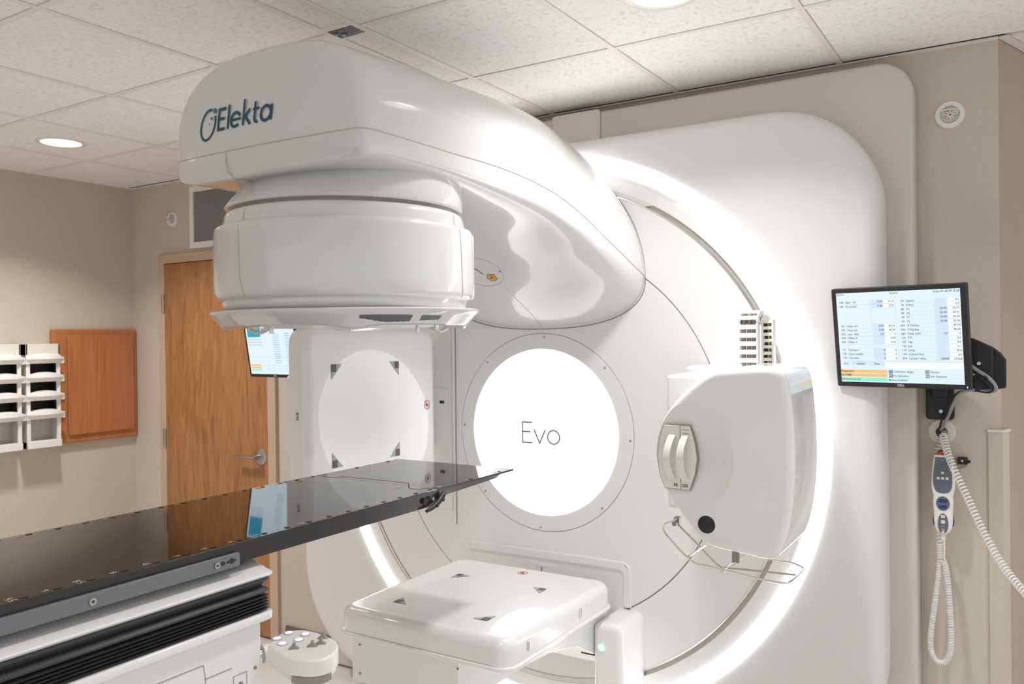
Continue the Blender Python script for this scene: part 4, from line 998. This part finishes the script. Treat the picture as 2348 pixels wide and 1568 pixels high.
# ---- coiled cords
def coil(path, rad, wire, pitch, m_, b, n=10, seg=7):
    P_ = [V(p) for p in path]; Ls = [0]
    for i in range(1, len(P_)): Ls.append(Ls[-1]+(P_[i]-P_[i-1]).length)
    tot = Ls[-1]; turns = tot/pitch; N = int(turns*n); pts = []; j = 0
    t0 = (P_[1]-P_[0]).normalized(); nn = t0.orthogonal().normalized()
    for k in range(N+1):
        s_ = tot*k/N
        while j < len(Ls)-2 and Ls[j+1] < s_: j += 1
        u = (s_-Ls[j])/max(1e-9, Ls[j+1]-Ls[j]); c = P_[j].lerp(P_[j+1], u); tg = (P_[j+1]-P_[j]).normalized()
        nn = (nn-tg*nn.dot(tg)).normalized(); bb = tg.cross(nn); a = 2*pi*k/n
        pts.append(c+nn*cos(a)*rad+bb*sin(a)*rad)
    b.tube(pts, wire, m_, seg); return b
# pendant
pen = thing('hand_pendant', 'white and grey hand control pendant with red top hanging on its holder below the grommet', 'hand pendant', (-.251, WY, 1.24))
b = MB(); po = []
prof = [(1.243, .024), (1.236, .027), (1.21, .0310), (1.18, .0335), (1.15, .0355), (1.13, .0345), (1.11, .030), (1.105, .0285), (1.10, .0295), (1.085, .0305), (1.065, .0295), (1.052, .0280), (1.045, .0288), (1.03, .0288), (1.01, .0270), (.995, .0225), (.985, .016), (.980, .008)]
prof = [(p.x, p.y) for p in spl([V(q) for q in prof], 3)]
cxp = -.251; yf = 3.085
rings = []
for z_, hw in prof:
    rings.append([(cxp+hw*cos(2*pi*k/24)*1.0, yf+.016*min(1, hw/.02)*math.copysign(abs(sin(2*pi*k/24))**.6, sin(2*pi*k/24)), z_) for k in range(24)])
b.loft(rings, 'plastic_white'); body = b.build('body', pen, angle=50)
b = MB(); b.prism([(cxp+p[0], 1.243+p[1]) for p in arc(0, 0, .021, 0, 180, 10, .009)], (0, yf-.010, 0), X, Z, Y*.02, 'pendant_red'); lab(b.build('stop_bar', pen), 'red top bar')
def ov(zc, rx, rz, k=.0, flat_top=False):
    o_ = []
    for i in range(36):
        a = 2*pi*i/36; x_ = rx*cos(a); z_ = rz*sin(a)
        if flat_top and z_ > 0: x_ = rx*(1-.22*(z_/rz)**1.5)*(1 if cos(a) >= 0 else -1) if abs(cos(a)) > .5 else x_*1.3; x_ = max(-rx, min(rx, x_))
        o_.append((cxp+x_, zc+z_))
    return o_
yfp = yf-.0160
big = [(-.021, 1.236), (-.0265, 1.19), (-.0285, 1.16), (-.026, 1.137), (-.018, 1.122), (0, 1.117), (.018, 1.122), (.026, 1.137), (.0285, 1.16), (.0265, 1.19), (.021, 1.236)]
big = [(cxp+p.x, p.y) for p in spl([V(q) for q in big], 3)]
b = MB(); b.prism(big[::1], (0, yfp-.0012, 0), X, Z, Y*.003, 'pendant_grey')
b.prism(ov(1.0835, .020, .0235), (0, yfp-.0012, 0), X, Z, Y*.003, 'pendant_grey'); b.prism(ov(1.017, .0155, .034), (0, yfp-.0012, 0), X, Z, Y*.003, 'pendant_grey')
b.build('keypad_inlay', body)
def key(x_, z_, w_, h, m_, nm='key', e=.0022):
    b = MB(); b.box((cxp+x_-w_/2, yfp-e, z_-h/2), (cxp+x_+w_/2, yfp+.001, z_+h/2), m_); b.build(nm, body, bevel=.0006)
for i, z_ in enumerate((1.207, 1.187, 1.169, 1.151)):
    for j, x_ in enumerate((-.013, 0, .013)):
        m_ = 'key_blue' if i in (0, 3) else ('key_cream' if (i, j) == (1, 1) else ('key_blue' if i == 1 else 'key_white'))
        key(x_, z_-.002 if i else z_, .0088, .0085, m_)
key(0, 1.093, .024, .0105, 'pendant_blue', 'display'); key(0, 1.073, .024, .0105, 'pendant_blue', 'display')
key(0, 1.041, .012, .0105, 'key_cream'); key(0, 1.023, .012, .0115, 'key_white')
key(0, .992, .008, .016, 'key_white'); 
b = MB(); b.cyl((cxp, yfp-.0022, .9965), (0, -1, 0), .0026, .001, 'pendant_red', 12); b.text('XVI', (cxp, yfp-.0012, 1.008), X, Z, .0055, 'key_white', 'C'); b.text('STOP', (cxp, yfp-.0012, 1.227), X, Z, .0045, 'key_white', 'C'); b.build('marking', body)
for s_ in (-1, 1):
    b = MB(); b.tube([(cxp+s_*.0275, yf, 1.045), (cxp+s_*.0300, yf, 1.025), (cxp+s_*.0280, yf, 1.008)], .0022, 'pendant_blue', 8); b.build('side_switch', body)
b = MB(); b.box((cxp-.018, yf+.012, 1.225), (cxp+.018, WY, 1.250), 'arm_black'); b.build('holder', pen, bevel=.002)
b = MB(); b.box((cxp-.005, yf-.005, .960), (cxp+.006, yf+.006, .982), 'plastic_white'); b.tube(spl([(cxp+.001, yf, .962), (cxp+.002, yf, .93), (cxp+.001, yf+.005, .90), (cxp+.005, yf+.01, .885), (cxp-.005, yf+.01, .875)], 4), .0028, 'cord_white', 8); b.build('strain_relief', pen)
b = MB()
cpath = spl([(-.252, 3.10, .885), (-.246, 3.10, .86), (-.238, 3.095, .78), (-.232, 3.09, .66), (-.235, 3.09, .59), (-.250, 3.09, .553), (-.272, 3.09, .548), (-.290, 3.09, .575), (-.293, 3.09, .63), (-.280, 3.095, .74), (-.266, 3.105, .86), (-.265, 3.115, .93), (-.270, 3.125, 1.05), (-.278, 3.13, 1.18), (-.276, 3.13, 1.24), (-.262, 3.128, 1.28), (-.256, 3.135, 1.305)], 10)
k_ = int(len(cpath)*.70)
coil(cpath[:k_], .0076, .0021, .0052, 'cord_white', b); lab(b.build('lower_cord', pen), 'tightly coiled white cord hanging in a loop')
b = MB(); coil(cpath[k_-1:], .0080, .0022, .0120, 'cord_white', b); b.build('upper_cord', pen)
cord = thing('coiled_cord', 'stretched white coiled cord running from the wall grommet down toward the right', 'cord', (-.25, WY, 1.30))
b = MB(); cp_ = spl([(-.253, 3.135, 1.303), (-.248, 3.10, 1.285), (-.222, 3.04, 1.22), (-.178, 2.99, 1.13), (-.128, 2.93, 1.03), (-.075, 2.86, .95), (-.020, 2.78, .90), (.06, 2.66, .83)], 8)
coil(cp_, .0098, .0026, .0118, 'cord_white', b, 12, 8); b.build('coil', cord)
# clip box
t = thing('laser_clip', 'tiny black square wall clip with thin wire right of the hand pendant', 'wall clip', (-.193, WY, 1.22))
b = MB(); b.box((-.212, WY-.014, 1.207), (-.183, WY, 1.231), 'arm_black').cyl((-.183, WY-.008, 1.217), (1, 0, 0), .005, .009, 'arm_black', 12); b.build('body', t, bevel=.0015)
b = MB(); b.cyl((-.198, WY-.014, 1.2195), (0, -1, 0), .0035, .002, 'chrome', 12); b.build('lens', t)
b = MB(); b.tube(spl([(-.185, WY-.006, 1.208), (-.193, WY-.005, 1.199), (-.207, WY-.004, 1.192), (-.22, WY-.004, 1.195)], 5), .0012, 'cable_taupe', 6); b.build('wire', t)
# corner guard
t = thing('corner_guard', 'beige corner guard with metal cap on the wall corner at the right edge', 'corner guard', (CX, WY, 0))
nx, ny = .947, -.32
b = MB()
g0, g1, th = -.122, CX, .006
def gq(z_): return [(g0, WY, z_), (g0, WY-th, z_), (g1+.004, WY-th, z_), (g1+.0075, WY-.002, z_), (g1+.0075+dx*.045, WY-.002+dy*.045, z_), (g1+dx*.047, WY+dy*.047, z_), (g1, WY, z_)]
b.loft([gq(0), gq(1.322)], 'guard_beige' if 'guard_beige' in MT else 'wall_paint'); b.build('sleeve', t)
def gq2(z_, e=.003): return [(g0-e, WY, z_), (g0-e, WY-th-e, z_), (g1+.004, WY-th-e, z_), (g1+.0085+e, WY-.002, z_), (g1+.0085+e+dx*.048, WY-.002+dy*.048, z_), (g1+dx*.050, WY+dy*.050, z_), (g1, WY, z_)]
b = MB(); b.loft([gq2(1.318), gq2(1.328)], 'plastic_cream'); b.build('cap', t, bevel=.001)
# pendant cord of the left side, seen between couch and housing
t = thing('hanging_cord', 'white coiled cord loop hanging on the wall left of the machine housing', 'cord', (-3.21, WY, .80))
b = MB(); zz = lambda x_, z_: (x_, 3.10, z_)
coil(spl([zz(-3.18, 1.2), zz(-3.185, .95), zz(-3.20, .75), zz(-3.22, .665), zz(-3.235, .645), zz(-3.255, .665), zz(-3.258, .75), zz(-3.235, .95), zz(-3.22, 1.2)], 8), .0085, .0022, .007, 'cord_white', b); b.build('coil', t)
